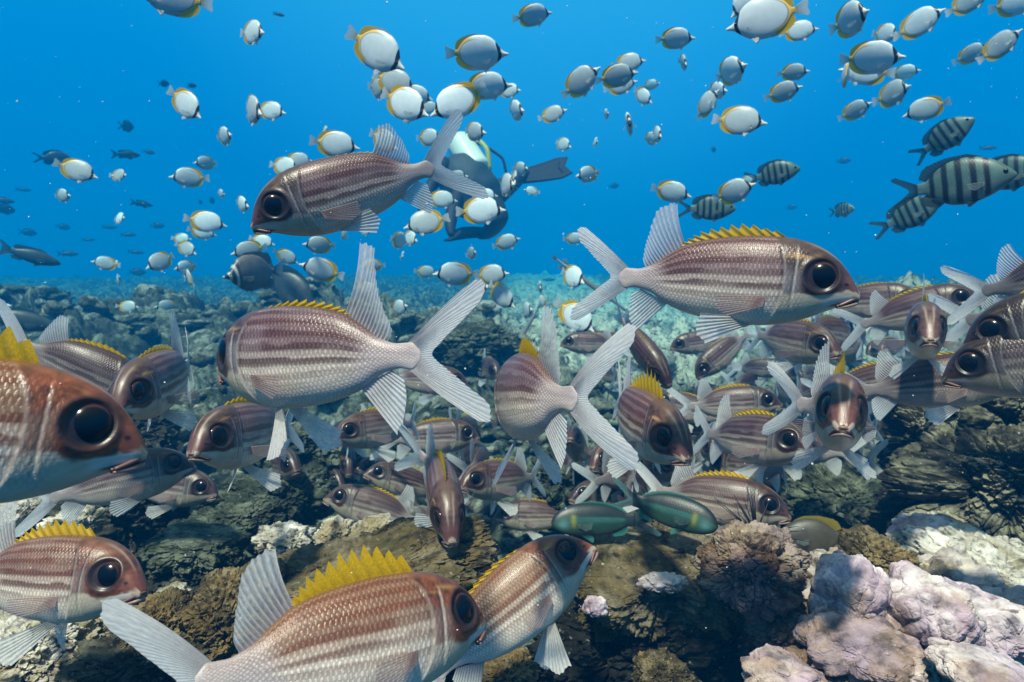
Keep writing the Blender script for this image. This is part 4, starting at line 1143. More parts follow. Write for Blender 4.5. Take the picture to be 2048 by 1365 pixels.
squirrel("lower of two dark headed squirrelfish entering from the right edge", 2112, 726, 395, 182, -12, 0, (0, 0), spin=.1, dors=.4)
squirrel("scaly grey squirrelfish turned to the right below the side view fish", 1588, 688, 255, -46, -10, 0, (.3, 0), spin=.2, dors=.3, drop=.5, pec=70, splay=.4)
squirrel("squirrelfish diving away down the slope behind the wide white tail", 1285, 702, 230, -48, -42, 30, (.3, 0), spin=.0, dors=.4)
squirrel("small squirrelfish with curled tail facing left under the purplish one", 757, 862, 225, 212, -8, 0, (-1.0, 0), warm=.2, spin=.2, dors=1.1, drop=.7, pec=40, splay=.5)
squirrel("brown squirrelfish in side view facing left above the long tan slab", 745, 1022, 225, 178, 16, 0, (.3, 0), warm=.1, spin=.15, dors=.7, drop=.6)
squirrel("shaded squirrelfish side on behind the long lower tail lobe", 872, 878, 200, 5, 0, 0, (0, 0), spin=.2, dors=.3)
squirrel("reddish squirrelfish with a dark head in the gap under the large curved tail", 858, 764, 180, -5, -6, 0, (0, 0), warm=.1, spin=.1, dors=.3)
squirrel("grey brown squirrelfish facing left over the pale reef patch", 808, 968, 190, 196, 14, 0, (.2, 0), spin=.1, dors=.4)
squirrel("dim squirrelfish overlapping the grey brown one from behind", 768, 950, 165, 220, 10, 0, (.2, 0), spin=.1, dors=.5)
squirrel("tail-on squirrelfish with four dangling pale fins over the dark boulder", 695, 918, 165, -88, -25, 0, (.3, 0), spin=.0, dors=.3, drop=.9, splay=.9, pec=60)
squirrel("pink faced squirrelfish peering out below the turned away one", 1000, 965, 235, 222, -6, 0, (-.3, 0), warm=.2, spin=.1, dors=.5, drop=.8, splay=.8, pec=40)
squirrel("squirrelfish low over the reef facing left beside the green wrasse", 1068, 1036, 185, 186, -2, 0, (.2, 0), warm=.1, spin=.1, dors=.4, drop=.6)
squirrel("brown striped squirrelfish facing right behind the second green wrasse", 1440, 1008, 265, -8, -8, 0, (.35, 0), warm=.1, spin=.3, dors=.6, drop=.6)
squirrel("small squirrelfish head on between two pale fins left of the rosy one", 1416, 892, 195, -82, -8, 0, (.5, 0), spin=.1, dors=.5, drop=.9, splay=.8, pec=60)
squirrel("pale striped squirrelfish tucked behind the small head on fish", 1382, 870, 165, 172, 0, 0, (0, 0), spin=.3, dors=.4)
squirrel("greenish backed squirrelfish in the school directly above the rosy one", 1468, 812, 205, 2, 2, 0, (.3, 0), spin=.25, dors=.5)
squirrel("shadowy squirrelfish with pale tail left of the greenish backed one", 1378, 822, 170, 184, 12, 0, (.2, 0), spin=.1, dors=.3)
squirrel("squirrelfish over the far right reef with its back against blue water", 1742, 608, 210, -12, 0, 0, (.2, 0), spin=.1, dors=.4)
squirrel("dark squirrelfish over the reef top swimming up to the right behind the head on one", 1838, 626, 245, -6, 12, 0, (.1, 0), spin=.15, dors=.3)
squirrel("rosy squirrelfish facing right with yellow back edge under the crowded tails", 1742, 772, 215, -20, 12, 0, (.2, 0), warm=.1, spin=.25, dors=.4)
squirrel("dusky squirrelfish crossing under the head on one at the far right", 1880, 772, 285, 4, 6, 0, (0, 0), spin=.1, dors=.3, drop=.3)
squirrel("dark squirrelfish turned down against the pale turquoise floor", 1444, 712, 140, 205, -40, 0, (.2, 0), spin=.0, dors=.3)
squirrel("blotched squirrelfish side on over the turquoise floor", 1398, 688, 120, 200, -10, 0, (.2, 0), spin=.0, dors=.3)
squirrel("squirrelfish with white belly trailing below the big red head", 250, 965, 262, -8, 8, 0, (.2, 0), spin=.2, dors=.5, drop=.1, pec=24)
squirrel("squirrelfish turned slightly forward at the snout of the big red head", 338, 978, 235, -32, -12, 0, (.2, 0), spin=.2, dors=.4, drop=.4, splay=.6)
squirrel("dark red faced squirrelfish hidden under the open mouthed one", 1236, 915, 205, 235, -14, 0, (-.2, 0), warm=.35, spin=.1, dors=.4, drop=.8, splay=.6)
squirrel("tail of a squirrelfish entering high at the right edge", 2135, 560, 300, -10, 6, 0, (.3, 0), dors=.4, spin=.1)
squirrel("pale tail of a squirrelfish at the right edge above the two dark headed ones", 2105, 628, 300, -6, 4, 0, (.4, 0), dors=.5, spin=.1, size=.22)
squirrel("left of three small pink squirrelfish above the right boulders", 1768, 850, 160, -72, -10, 0, (.3, 0), warm=.2, drop=.8, splay=.8, dors=.4)
squirrel("middle one of three small pink squirrelfish above the right boulders", 1812, 830, 150, -55, 0, 0, (.3, 0), warm=.2, drop=.8, splay=.8, dors=.4)
squirrel("right of three small pink squirrelfish above the right boulders", 1862, 832, 150, -50, 0, 0, (.3, 0), warm=.2, drop=.8, splay=.8, dors=.4)
squirrel("squirrelfish showing its forked white tail under the snout of the side view fish", 1655, 672, 210, 62, -8, 0, (-1.0, 0), dors=.6, spin=.1)
squirrel("squirrelfish with a white crossed tail beside the dusky crossing one", 1700, 700, 170, 120, -10, 0, (1.2, 0), dors=.6, spin=.1)
squirrel("small dark pair member with pale belly beside the pale tail fin at mid reef", 1178, 690, 115, 185, 0, 0, (0, 0), dors=.3, spin=.0)
squirrel("second small dark pair member closer to the white tail at mid reef", 1212, 686, 110, 190, 0, 0, (0, 0), dors=.3, spin=.0)
squirrel("squirrelfish behind the rosy one seen from its flank with yellow line", 1585, 900, 230, 178, 0, 0, (0, 0), dors=.3, spin=.2)
squirrel("faint squirrelfish with white fins beneath the rosy one", 1580, 955, 190, 165, 5, 0, (0, 0), dors=.3, spin=.1, drop=.8)
squirrel("squirrelfish whose white tail fans out over the first green wrasse", 1268, 985, 215, 80, -18, 0, (-.9, 0), dors=.8, spin=.1, drop=.6)
squirrel("small squirrelfish hanging tail up over the first green wrasse", 1178, 985, 140, -85, -20, 0, (.6, 0), dors=.5, spin=.1, drop=.8, splay=.8)
squirrel("dim squirrelfish with pale fins behind the small head on one", 1372, 930, 170, 100, 0, 0, (-.8, 0), dors=.6, spin=.1, drop=.8)

# the crowd behind them, too many alike to tell apart: shared meshes, copied
def crowd():
    rng = np.random.RandomState(21)
    protos = [fish_parts(dict(SQ, dk=.45), Bend(b, 0), .36, dors=d, spin=.1, drop=.7, splay=.6, pec=p, seed=7 + i) for i, (b, d, p) in enumerate(((.5, .5, 20), (-.6, .8, 50), (.1, .3, 14), (1.2, .7, 40)))]  # crowd skin darkened to stand for shade and haze
    spots = [(1660, 728), (1690, 655), (1622, 745), (1575, 760), (1530, 735), (1600, 815), (1550, 830), (1345, 905), (1500, 770),
             (1640, 935), (1465, 935), (1700, 640), (1590, 625), (1780, 690), (1770, 735), (1835, 790), (1905, 800), (1720, 860), (1345, 958), (1120, 872), (1540, 690),
             (1410, 955), (1220, 1000), (930, 915), (1905, 640), (1660, 985), (700, 870), (560, 925), (1725, 820), (1815, 720), (1555, 700), (1310, 935), (1230, 760), (1725, 655), (1790, 600), (1940, 700), (1960, 790), (1640, 870), (1700, 920), (1420, 840), (1320, 830), (1130, 930), (1060, 760), (980, 740), (930, 860), (650, 960), (600, 880),
             (1560, 780), (1610, 780), (1650, 790), (1690, 800), (1590, 850), (1530, 860), (1490, 850), (1440, 800), (1410, 790), (1640, 840), (1690, 850), (1740, 880), (1780, 800), (1800, 760), (1760, 700),
             (1720, 680), (1680, 690), (1640, 700), (1600, 700), (1830, 850), (1890, 840), (1380, 900), (1340, 870), (1300, 960), (1250, 950), (1190, 930), (1150, 900), (960, 920), (900, 950), (1500, 940), (1540, 960)]
    kinds = [("small squirrelfish in the crowded school behind the big ones seen from the side", lambda: rng.choice([0, 180]) + rng.uniform(-35, 35)),
             ("small squirrelfish in the crowded school swimming away with its pale tail showing", lambda: 90 + rng.uniform(-40, 40)),
             ("small squirrelfish in the crowded school coming towards the viewer", lambda: -90 + rng.uniform(-40, 40))]
    for i, (x, y) in enumerate(spots):
        k = (1, 2, 1, 2, 0, 1)[i % 6]
        lb, yaw = kinds[k]
        L = (84 + 0.24 * (y - 620)) * rng.uniform(.7, 1.15)
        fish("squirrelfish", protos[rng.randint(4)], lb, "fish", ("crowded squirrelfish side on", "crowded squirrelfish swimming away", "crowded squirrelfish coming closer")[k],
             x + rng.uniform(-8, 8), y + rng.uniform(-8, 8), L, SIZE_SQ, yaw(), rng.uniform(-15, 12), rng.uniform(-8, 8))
crowd()

# ---------------------------------------------------------------- butterflyfish
SIZE_BF = 0.12
G_BF = "white butterflyfish feeding in open water"
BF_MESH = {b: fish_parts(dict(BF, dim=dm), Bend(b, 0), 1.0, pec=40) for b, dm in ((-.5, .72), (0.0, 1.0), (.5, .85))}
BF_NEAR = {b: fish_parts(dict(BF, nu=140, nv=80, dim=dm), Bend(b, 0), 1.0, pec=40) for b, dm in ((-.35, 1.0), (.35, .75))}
BF_BRIGHT = fish_parts(dict(BF, nu=140, nv=80, dim=1.25), Bend(.2, 0), 1.0, pec=40)  # lighter skin colour painted for fish that catch the sun
BF_TINY = merged(fish_parts(BF, Bend(.1), .45, pec=40), "butterflyfish")
BFS = [
 (335, -8, 128, 184, 4, "butterflyfish cut off by the top edge at the upper left"),
 (376, 213, 88, -42, -32, "white butterflyfish alone in blue water tilted nose down with orange rim at its tail"),
 (451, 273, 62, -76, 10, "thin edge-on butterflyfish leaning over right of the lone tilted one"),
 (160, 344, 74, -16, -16, "grey butterflyfish pointing down with a dark shadow fish behind its tail"),
 (240, 351, 42, -55, 0, "small round butterflyfish right of the grey shadowed one"),
 (128, 392, 46, -60, 5, "small greenish butterflyfish below the grey shadowed one"),
 (372, 356, 66, 181, 2, "oval grey butterflyfish facing left below the thin edge-on one"),
 (408, 327, 46, 208, 0, "small butterflyfish above the oval grey one facing left"),
 (240, 437, 40, -65, 0, "tiny bright topped butterflyfish alone over dark specks at left"),
 (486, 410, 56, -70, -6, "bright white butterflyfish turned edge-on left of the dark headed squirrelfish"),
 (418, 446, 72, -8, -4, "clear white butterflyfish with yellow tail facing right left of the dark head"),
 (409, 466, 50, 20, -8, "pale butterflyfish half hidden below the clear white yellow tailed one"),
 (443, 388, 30, -74, -10, "tiny edge-on butterflyfish above the clear white yellow tailed one"),
 (508, 66, 80, -66, 6, "lone butterflyfish high up turned nearly edge-on in the upper left water"),
 (507, 222, 96, -62, -12, "near edge-on butterflyfish overlapping a rounder one upper left of centre"),
 (546, 223, 62, -36, -6, "rounder butterflyfish right behind the near edge-on one"),
 (762, 107, 132, -42, -30, "tall butterflyfish diving to the right above a tight cluster"),
 (795, 168, 88, -30, -10, "grey butterflyfish in the middle of the tight cluster under the diving one"),
 (758, 178, 74, -64, 0, "butterflyfish at the left of the tight cluster with pale tail"),
 (816, 212, 112, -30, -24, "bright butterflyfish with vivid yellow tail base in the cluster front"),
 (836, 192, 66, -20, -16, "butterflyfish peeking out behind the bright vivid tailed one"),
 (651, 270, 58, -84, 12, "dark edge-on butterflyfish crossing in front of a white one"),
 (678, 291, 88, -18, -6, "white butterflyfish behind the dark edge-on one"),
 (573, 334, 62, -32, -4, "butterflyfish facing right with small grey companion behind its head"),
 (601, 322, 52, -10, -4, "small grey companion butterflyfish behind a whiter one"),
 (772, 285, 78, -38, -28, "butterflyfish half hidden behind the raised back fin of the dark headed squirrelfish"),
 (672, 326, 52, 186, 0, "dim butterflyfish with orange edge just above the dark headed squirrelfish back"),
 (908, 208, 112, 184, -24, "brilliant white butterflyfish nosing down behind the raised tail lobe"),
 (963, 108, 116, -4, 6, "large clear butterflyfish facing right high in the centre"),
 (981, 173, 92, -12, -4, "grey butterflyfish directly under the large clear one"),
 (1034, 222, 70, -58, -6, "butterflyfish turned forward right of the grey one under the large clear one"),
 (1022, 182, 48, -40, 0, "small butterflyfish peeping out past the head of the grey one"),
 (952, 265, 64, -42, -8, "grey green butterflyfish in front of the diver's tank"),
 (862, 276, 58, -30, 0, "butterflyfish showing behind the split tail of the dark headed squirrelfish"),
 (861, 216, 40, -20, 0, "small teal butterflyfish in the gap left of the raised tail lobe"),
 (562, 388, 66, 0, 20, "butterflyfish peeking over the head of the dark headed squirrelfish"),
 (846, 447, 84, 186, -22, "white butterflyfish facing left with yellow tail below the diver"),
 (969, 422, 92, -6, 6, "clear white butterflyfish with yellow rim in front of the diver's legs"),
 (888, 400, 58, -6, -4, "small butterflyfish facing right in front of the diver's dark hip"),
 (917, 355, 46, -14, 0, "dark toned butterflyfish against the diver's back"),
 (916, 374, 32, -60, 0, "tiny pale butterflyfish dot in front of the diver's back"),
 (1014, 371, 78, -74, -4, "butterflyfish turned almost edge-on beside the diver's knee"),
 (1029, 360, 60, -80, -10, "butterflyfish face with black stripe behind the edge-on one at the diver's knee"),
 (1043, 338, 46, -50, -6, "small butterflyfish in front of the diver's fin root"),
 (1061, 382, 30, 195, 10, "tiny faint butterflyfish below the diver's fin"),
 (974, 392, 46, 0, 0, "grey butterflyfish behind the clear white one at the diver's legs"),
 (1172, 350, 56, 212, 0, "butterflyfish facing left alone right of the diver's fin"),
 (1190, 352, 40, -76, 0, "edge-on butterflyfish overlapping the tail of the one right of the fin"),
 (1128, 290, 44, -50, -8, "small grey butterflyfish above the diver's fin"),
 (1071, 31, 72, 0, 2, "grey green butterflyfish at the top right of centre facing right"),
 (1110, 228, 54, -12, 18, "butterflyfish pointing up right in mid water right of the cluster"),
 (1191, 285, 34, -82, 0, "thin tiny butterflyfish right of the small grey one"),
 (1213, 229, 36, -84, 0, "thin grey sliver of an edge-on butterflyfish in mid water"),
 (1167, 160, 86, -24, 28, "white butterflyfish rising to the right with another crossing its flank"),
 (1168, 177, 60, -68, -6, "butterflyfish crossing the flank of the rising white one"),
 (1240, 152, 76, -10, 8, "grey white butterflyfish in the middle of a stack of three"),
 (1262, 126, 62, -8, 0, "top butterflyfish of a stack of three"),
 (1246, 170, 62, -4, 6, "bottom butterflyfish of a stack of three"),
 (1305, 170, 34, -12, 4, "tiny butterflyfish right of the stack of three"),
 (1288, 195, 52, -38, -28, "bright little butterflyfish with yellow back end nosing down"),
 (1258, 249, 78, -80, 6, "white edge-on butterflyfish with dark eye turned to the viewer in mid water"),
 (1315, 270, 56, -72, -4, "front one of two overlapping dim edge-on butterflyfish"),
 (1304, 278, 46, -58, -4, "rear one of two overlapping dim edge-on butterflyfish"),
 (1368, 126, 54, -74, -14, "slim edge-on butterflyfish below the dark grey one"),
 (1357, 78, 70, -2, 0, "dark grey butterflyfish facing right in the upper right water"),
 (1466, 142, 92, -44, 14, "bright rounded butterflyfish turned up towards the viewer upper right"),
 (1437, 182, 58, -60, -6, "pale butterflyfish tucked under the bright rounded one"),
 (1417, 205, 70, -30, 42, "dark butterflyfish tilted steeply beside the striking yellow backed one"),
 (1487, 243, 96, -8, -12, "yellow backed grey butterflyfish pointing down right"),
 (1349, 386, 74, -8, -10, "grey butterflyfish with orange back end above the side view squirrelfish"),
 (1474, 382, 80, -6, 18, "grey butterflyfish with white snout tilted up above the side view squirrelfish"),
 (1500, 362, 36, -10, 0, "small pale butterflyfish at the snout of the tilted up one"),
 (1520, 40, 138, 181, -12, "big grey butterflyfish facing left with bold yellow tail rim at the top"),
 (1492, 6, 84, 200, -30, "butterflyfish cut off by the top edge behind the big grey one"),
 (1604, 62, 66, -4, 4, "dark grey butterflyfish right of the big one with yellow tail rim"),
 (1706, 38, 112, -50, 10, "tall white grey butterflyfish at the top touching the frame"),
 (1774, 69, 66, -48, -4, "small yellow rimmed butterflyfish right of the tall white grey one"),
 (1846, 43, 88, -8, 20, "dark blue grey butterflyfish tilted up at the top right"),
 (1949, 106, 60, -6, 14, "dim butterflyfish trailing another at the right"),
 (2007, 87, 78, -8, 24, "dim butterflyfish leading its companion at the right edge"),
 (1946, -2, 78, -18, 16, "butterflyfish cut off by the top edge near the right corner"),
 (2042, 4, 86, -4, -6, "bright yellow and white butterflyfish clipped by the top right corner"),
 (1753, 117, 112, -10, -12, "brightest white butterflyfish with yellow back above a crossed group"),
 (1691, 152, 84, 84, 4, "edge-on butterflyfish with yellow line in the crossed group"),
 (1724, 143, 92, 176, 6, "grey butterflyfish behind the brightest white one"),
 (1815, 145, 50, -6, 4, "small grey butterflyfish right under the brightest white one"),
 (1592, 145, 56, -10, 2, "grey butterflyfish upper one of a stacked pair at the right"),
 (1572, 183, 66, -4, 4, "grey butterflyfish lower one of a stacked pair at the right"),
 (1791, 186, 84, -38, 6, "round white butterflyfish with long yellow edge facing right"),
 (1845, 221, 76, 181, -6, "grey butterflyfish facing left below the round white one"),
 (1716, 219, 60, -24, 12, "white grey butterflyfish lower left of the round white one"),
 (636, 539, 80, 184, 14, "white butterflyfish facing left with orange rim below the dark headed squirrelfish"),
 (634, 491, 60, 182, 0, "butterflyfish just under the belly of the dark headed squirrelfish"),
 (576, 516, 48, -14, -30, "faint butterflyfish slanting down over the far slope"),
 (528, 484, 46, -18, -20, "faint grey butterflyfish under the mouth of the dark headed squirrelfish"),
 (493, 503, 64, 192, -20, "yellow edged butterflyfish on top of the grey angelfish"),
 (317, 526, 62, 205, -30, "butterflyfish nosing down left with orange tail over the far slope"),
 (207, 527, 46, 180, 0, "dim grey butterflyfish over the far slope at left"),
 (232, 528, 24, -75, 0, "pale sliver of a butterflyfish behind the dim grey one"),
 (376, 500, 48, -36, -28, "greenish butterflyfish slanting down in the group below the yellow tailed one"),
 (368, 536, 46, 220, -14, "butterflyfish in the lower group with white upper edge"),
 (375, 553, 50, 115, 30, "yellow tailed butterflyfish turned away in the lower group"),
 (366, 478, 36, -30, 0, "small pale butterflyfish at the top of the lower group"),
 (237, 560, 36, -78, 20, "thin pale butterflyfish just over the reef crest at left"),
 (904, 549, 82, 183, -2, "butterflyfish facing left behind the tip of the large curved tail"),
 (988, 550, 68, -12, -2, "grey butterflyfish with broad yellow back right of the curved tail tip"),
 (969, 567, 62, -70, -20, "white edge-on butterflyfish crossing the yellow backed one"),
 (1006, 595, 74, -38, -34, "yellow rimmed butterflyfish diving right below the crossing pair"),
 (1054, 622, 58, -66, 0, "white round butterflyfish above the faint trumpetfish"),
 (1081, 575, 46, -82, 0, "slim white edge-on butterflyfish over a yellow tailed one"),
 (1085, 604, 44, 100, 0, "butterflyfish swimming away with bright yellow tail base"),
 (1156, 638, 92, -34, -34, "yellow backed butterflyfish nosing down over the reef beside a striped back fin"),
 (1148, 556, 76, -60, -24, "edge-on butterflyfish crossing the clear trumpetfish"),
 (855, 545, 42, -4, 2, "dark teal butterflyfish left of the curved tail tip"),
 (945, 507, 44, -74, 0, "white edge-on butterflyfish alone above the crossing pair"),
 (1017, 484, 52, -10, 10, "butterflyfish in open blue under the diver"),
 (1152, 478, 40, 10, 0, "dark butterflyfish behind the upper tail lobe of the side view fish"),
 (800, 482, 58, 60, 0, "yellow ringed butterflyfish right of the tall upright back fin"),
 (822, 478, 50, -60, -10, "pale butterflyfish overlapping the yellow ringed one"),
 (742, 532, 44, 200, 0, "butterflyfish beside the front edge of the tall upright back fin"),
 (736, 578, 44, -20, 0, "half hidden butterflyfish at the root of the tall upright back fin"),
 (801, 616, 54, -62, 2, "round yellow rimmed butterflyfish between the tall back fin and the curved tail"),
 (732, 462, 34, -60, 0, "butterflyfish tip under the tail stalk of the dark headed squirrelfish"),
 (690, 470, 36, 80, 10, "small pale butterflyfish under the rear belly of the dark headed squirrelfish"),
 (805, 512, 32, -80, 0, "dim hanging butterflyfish under the yellow ringed one"),
 (331, 614, 44, 180, 2, "lilac white butterflyfish skimming the far slope, right of two"),
 (259, 614, 40, -25, 4, "lilac white butterflyfish skimming the far slope, left of two"),
 (104, 622, 38, -20, 0, "pale blue butterflyfish low over the slope at the far left"),
 (20, 622, 44, -70, -20, "bright butterflyfish at the left edge over the slope"),
 (1080, 640, 34, -60, 0, "small white butterflyfish by the reef behind the striped back fin"),
 (1415, 660, 34, -20, 0, "white speck butterflyfish over the turquoise floor"),
]
for x, y, L, yaw, pitch, label in BFS:
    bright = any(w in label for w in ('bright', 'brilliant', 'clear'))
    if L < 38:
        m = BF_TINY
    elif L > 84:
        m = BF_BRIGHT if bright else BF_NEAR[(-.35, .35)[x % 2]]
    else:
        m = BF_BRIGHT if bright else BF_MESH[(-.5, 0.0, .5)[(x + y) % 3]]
    fish("butterflyfish", m, label, "fish", G_BF, x, y, L * .95, SIZE_BF * (1.0 + .10 * math.sin(x * 1.7 + y)), yaw + 9 * math.sin(x * 2.3 + 1), pitch + 7 * math.sin(y * 1.9), 13 * math.sin(x * .7))

# far fish fading into the blue
DARK_TINY = merged(fish_parts(PF, Bend(.2), .45), "distant_fish")
DARK_ROUND = merged(fish_parts(species(SG, paint=plain_paint((.03, .04, .05))), Bend(.2), .45), "distant_fish")
for i, (x, y, L, yaw) in enumerate([(256, 254, 40, 60), (258, 310, 46, 30), (115, 318, 52, 10), (8, 402, 36, 0), (14, 420, 36, 40), (288, 409, 36, 30), (60, 466, 26, 20), (386, 172, 26, 60), (330, 168, 24, 50), (50, 380, 22, 0),
                                    (425, 402, 24, 70), (402, 405, 24, 80), (130, 455, 22, 20), (222, 455, 22, 10), (318, 452, 22, 0), (140, 508, 30, 0), (1690, 322, 22, 10), (1980, 296, 26, 20), (1428, 300, 20, 70), (1100, 560, 20, 0),
                                    (1230, 372, 20, 30), (260, 470, 24, 0), (278, 545, 26, 10), (560, 30, 18, 0), (300, 305, 18, 0), (275, 505, 24, 0), (1585, 415, 18, 0), (180, 480, 20, 0)]):
    fish("distant_fish", (DARK_ROUND, DARK_TINY)[i % 2], "small dim fish fading into the far blue water", "fish", "dim fish far off in the blue", x, y, L, .24, yaw, 5 * math.sin(i), 0)

# ---------------------------------------------------------------- the other fish
SG_PARTS = {b: fish_parts(SG, Bend(b, 0), 1.0) for b in (.3, -.3)}
for x, y, L, yaw, pitch, b, label in [
    (1930, 365, 168, -6, 4, .3, "large sergeant fish with bold black bars near the right edge"),
    (2022, 348, 120, -12, 2, -.3, "teal headed sergeant fish partly behind the large barred one"),
    (1898, 270, 100, -14, 30, .3, "dark barred sergeant fish rising alone at the upper right"),
    (1828, 427, 104, -18, 22, -.3, "slim barred sergeant fish under the tail of the large one"),
    (1556, 347, 84, -8, 8, .3, "small blue barred sergeant fish beside the tilted grey butterflyfish"),
    (1426, 418, 88, -6, -3, -.3, "barred sergeant fish just above the tall back fin of the side view squirrelfish"),
    (1688, 421, 50, -40, 4, .3, "small faint sergeant fish alone over the side view squirrelfish")]:
    fish("sergeant_fish", SG_PARTS[b], label, "fish", "barred sergeant fish", x, y, L, .16, yaw, pitch, 0)
fish("parrotfish", fish_parts(PF, Bend(.2), .9), "dark parrotfish swimming right in blue water at the left", "fish", None, 72, 515, 86, .26, -6, -14, 0)
fish("angelfish", fish_parts(AG, Bend(.2), 1.2), "grey angelfish with black and white face over the far slope", "fish", None, 498, 548, 120, .20, 218, -8, 0)
fish("surgeonfish", fish_parts(species(SG, paint=plain_paint((.035, .05, .055))), Bend(-.2), .9), "dark fish heading down into the reef crest behind the angelfish", "fish", None, 586, 584, 118, .28, -28, -42, 0)
fish("surgeonfish", fish_parts(PF, Bend(.1), .7), "long dark fish low over the rubble at the far left", "fish", None, 48, 642, 120, .24, -10, -12, 0)
fish("surgeonfish", fish_parts(PF, Bend(-.2), .7), "faint grey fish behind the one heading into the reef crest", "fish", None, 640, 586, 66, .26, 178, 4, 0)
fish("damselfish", fish_parts(DM, Bend(.2), 1.0), "dusky damselfish with a yellow back fin sheltering between the boulders", "fish", None, 1618, 1076, 130, .12, 190, -8, 0)
fish("green_wrasse", fish_parts(WR, Bend(.25), 1.0), "green wrasse facing left with blue edged fins and pale cheek", "fish", "pair of green wrasses", 1186, 1042, 168, .12, 190, -3, 0)
fish("green_wrasse", fish_parts(WR, Bend(-.2), 1.0), "green wrasse facing right with a yellow spot behind its pale cheek", "fish", "pair of green wrasses", 1350, 1026, 172, .12, -12, -14, 0)
fish("trumpetfish", fish_parts(TR, Bend(.2), 1.0), "grey trumpetfish slanting down behind the tail of the side view squirrelfish", "fish", None, 1182, 570, 178, .50, -12, -36, 0)
fish("trumpetfish", fish_parts(TR, Bend(.2), .8), "faint trumpetfish hanging head down over the mid reef", "fish", None, 1040, 680, 150, .50, 205, -58, 0)
# ---------------------------------------------------------------- diver, seen between the fish
def build_diver():
    D = 5.8
    t = Nt("wetsuit"); suit = t.surf(t.n('ShaderNodeBsdfPrincipled', {'Base Color': (.005, .007, .012, 1), 'Roughness': .7}).outputs[0])
    t = Nt("diver_skin"); skin = t.surf(t.n('ShaderNodeBsdfPrincipled', {'Base Color': (.42, .30, .24, 1), 'Roughness': .6}).outputs[0])
    t = Nt("grey_vest"); vest = t.surf(t.n('ShaderNodeBsdfPrincipled', {'Base Color': (.02, .035, .04, 1), 'Roughness': .7}).outputs[0])
    t = Nt("painted_tank"); tank = t.surf(t.n('ShaderNodeBsdfPrincipled', {'Base Color': (.62, .70, .62, 1), 'Roughness': .4}).outputs[0])
    t = Nt("yellow_hose"); hose = t.surf(t.n('ShaderNodeBsdfPrincipled', {'Base Color': (.36, .38, .08, 1), 'Roughness': .5}).outputs[0])
    t = Nt("black_rubber"); rub = t.surf(t.n('ShaderNodeBsdfPrincipled', {'Base Color': (.006, .007, .010, 1), 'Roughness': .8}).outputs[0])
    e = bpy.data.objects.new("diver", None); COL.objects.link(e)
    c = A(pt(950, 380, D)); e.location = Vector(c)
    tag(e, "scuba diver in a dark wetsuit with pale tank and black fin behind the butterflyfish", "person")
    def P(x, y, dz=0.0): return A(pt(x, y, D + dz)) - c
    J = {'pelvis': (968, 400, .05, .125), 'waist': (945, 378, .0, .125), 'chest': (918, 352, -.05, .145), 'neck': (896, 340, -.12, .065), 'head': (880, 335, -.17, .095), 'brow': (868, 338, -.22, .075),
         'shl': (926, 372, -.20, .065), 'ell': (905, 420, -.25, .048), 'hal': (900, 455, -.35, .036), 'fil': (904, 474, -.38, .022),
         'shr': (900, 330, .12, .06), 'elr': (862, 372, .12, .046), 'har': (846, 410, .02, .036), 'fir': (840, 425, -.01, .02),
         'hipl': (975, 404, -.08, .105), 'knl': (1000, 440, -.30, .070), 'anl': (975, 466, .10, .050), 'tol': (955, 470, .18, .035),
         'hipr': (980, 392, .14, .105), 'knr': (1012, 376, .02, .070), 'anr': (1044, 350, .28, .048), 'tor': (1058, 346, .32, .04)}
    names = list(J)
    E = [('pelvis', 'waist'), ('waist', 'chest'), ('chest', 'neck'), ('neck', 'head'), ('head', 'brow'), ('chest', 'shl'), ('shl', 'ell'), ('ell', 'hal'), ('hal', 'fil'), ('chest', 'shr'), ('shr', 'elr'), ('elr', 'har'), ('har', 'fir'),
         ('pelvis', 'hipl'), ('hipl', 'knl'), ('knl', 'anl'), ('anl', 'tol'), ('pelvis', 'hipr'), ('hipr', 'knr'), ('knr', 'anr'), ('anr', 'tor')]
    me = bpy.data.meshes.new("body")
    me.from_pydata([tuple(P(J[n][0], J[n][1], J[n][2])) for n in names], [(names.index(a), names.index(b)) for a, b in E], [])
    b = link("body", me, e)
    m = b.modifiers.new("skin", 'SKIN'); m.use_smooth_shade = True
    for i, n in enumerate(names):
        me.skin_vertices[0].data[i].radius = (J[n][3] * 1.3, J[n][3] * 1.3)
    me.skin_vertices[0].data[0].use_root = True
    s = b.modifiers.new("sub", 'SUBSURF'); s.levels = s.render_levels = 2
    me.materials.append(suit)
    # buoyancy vest round the chest and a tank on the back
    def blob(nm, ctr, ax, r3, mat, sub=4, rough=.12):
        q, f = rock_verts(r3, sub, 9, rough=rough, lump=.08, fine=.0)
        z = A(ax) / np.linalg.norm(ax); x = np.cross([0, 1, .1], z); x /= np.linalg.norm(x); y = np.cross(z, x)
        q = q[:, :1] * x + q[:, 1:2] * y + q[:, 2:] * z
        return link(nm, mesh_np(nm, q + ctr, [f], mat), e)
    blob("vest", P(938, 376, -.10), P(968, 410) - P(918, 352), (.23, .20, .30), vest)
    a, bb = P(958, 345, -.16), P(912, 276, .02)
    k = np.linspace(0, 1, 24)[:, None]
    path = a + (bb - a) * k
    rad = .115 * np.sqrt(np.clip(1 - np.clip((k[:, 0] - .80) / .2, 0, 1) ** 2 * .93, 0, 1)) * np.sqrt(np.clip(1 - np.clip((.10 - k[:, 0]) / .1, 0, 1) ** 2 * .6, 0, 1))
    q, f = tube(path, rad, 24); tk = link("tank", mesh_np("tank", q, f, tank), e)
    q, f = tube(np.stack([bb, bb + (bb - a) * .08, bb + (bb - a) * .11]), A([.026, .03, .012]), 10); link("valve", mesh_np("valve", q, f, rub), tk)
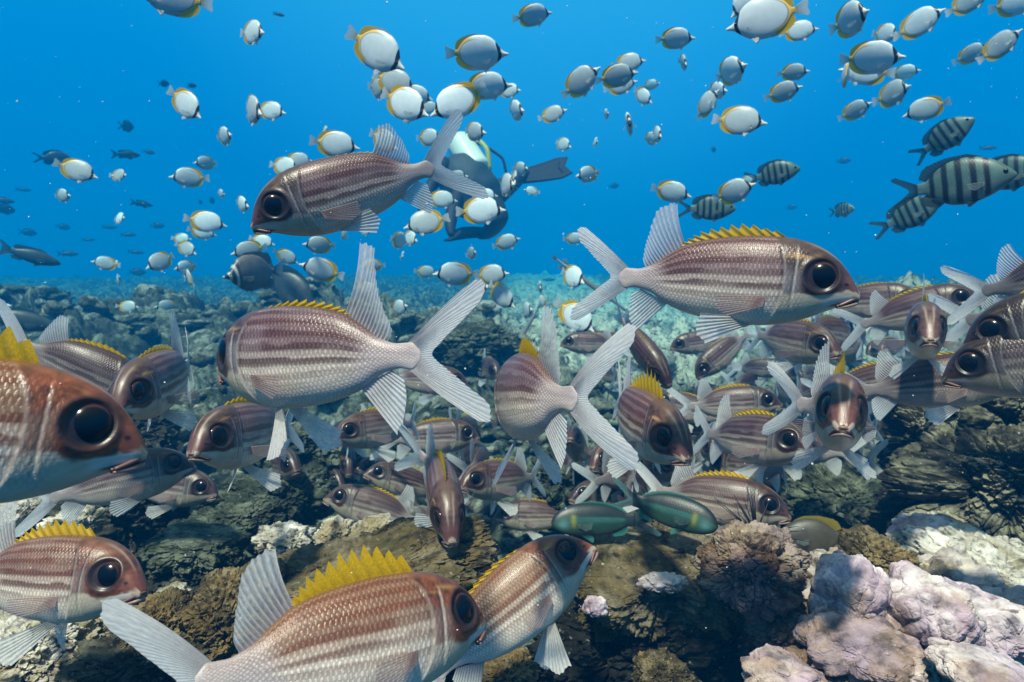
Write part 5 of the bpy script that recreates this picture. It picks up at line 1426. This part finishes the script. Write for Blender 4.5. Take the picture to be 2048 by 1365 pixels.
    def curve(nm, pts, r, mat):
        pts = A(pts); u = np.linspace(0, 1, len(pts)); uu = np.linspace(0, 1, 40)
        pa = np.stack([pchip(u, pts[:, i], uu) for i in range(3)], 1)
        q, f = tube(pa, r, 8); link(nm, mesh_np(nm, q, f, mat), e)
    curve("hose", [P(932, 272, -.02), P(958, 282, -.10), P(976, 305, -.15), P(979, 335, -.15), P(972, 352, -.12)], .020, hose)
    curve("hose", [P(925, 272, .02), P(985, 302, .0), P(1006, 320, .0), P(1012, 345, .0)], .012, rub)
    # fins: tapering blades with ribs and a cut tip
    def blade(foot, tipc, w0, w1, side):
        f0, t0 = P(*foot), P(*tipc)
        ax = t0 - f0; ln = np.linalg.norm(ax); ax /= ln
        sd = A(side) - ax * np.dot(side, ax); sd /= np.linalg.norm(sd); nr = np.cross(ax, sd)
        u = np.linspace(0, 1, 30)[:, None]; v = np.linspace(-1, 1, 25)[None, :]
        w = np.interp(u, [0, .18, .3, .8, 1], [w0 * .8, w0, w0 * 1.1, w1, w1 * .8])
        tipcut = 1 - .10 * (1 - np.abs(v)) * (u > .85)
        th = .012 * (1 - .7 * u) + .006 * np.exp(-((np.abs(v) - .95) / .08) ** 2) + .002 * np.exp(-((np.abs(v) - .4) / .08) ** 2)
        ctr = f0 + ax * (u * ln * tipcut)[..., None] + sd * (v * w)[..., None] + nr * (.05 * u ** 2 + 0 * v)[..., None]
        up = (ctr + nr * th[..., None]).reshape(-1, 3); dn = (ctr - nr * th[..., None]).reshape(-1, 3)
        n = len(up); F = grid_faces(30, 25)
        ring = [i for i in range(25)] + [i * 25 + 24 for i in range(1, 30)] + [29 * 25 + i for i in range(23, -1, -1)] + [i * 25 for i in range(28, 0, -1)]
        ring = A(ring); rn = np.roll(ring, -1)
        link("swim_fin", mesh_np("swim_fin", np.concatenate([up, dn]), [F, F[:, ::-1] + n, np.stack([ring, ring + n, rn + n, rn], 1)], rub), e)
    blade((1030, 356, .26), (1140, 338, .30), .075, .115, UPV * 1.0 + RGT * .1 + FWD * .5)
    blade((970, 466, .12), (895, 462, .34), .07, .11, UPV * .6 + FWD * .8)
build_diver()
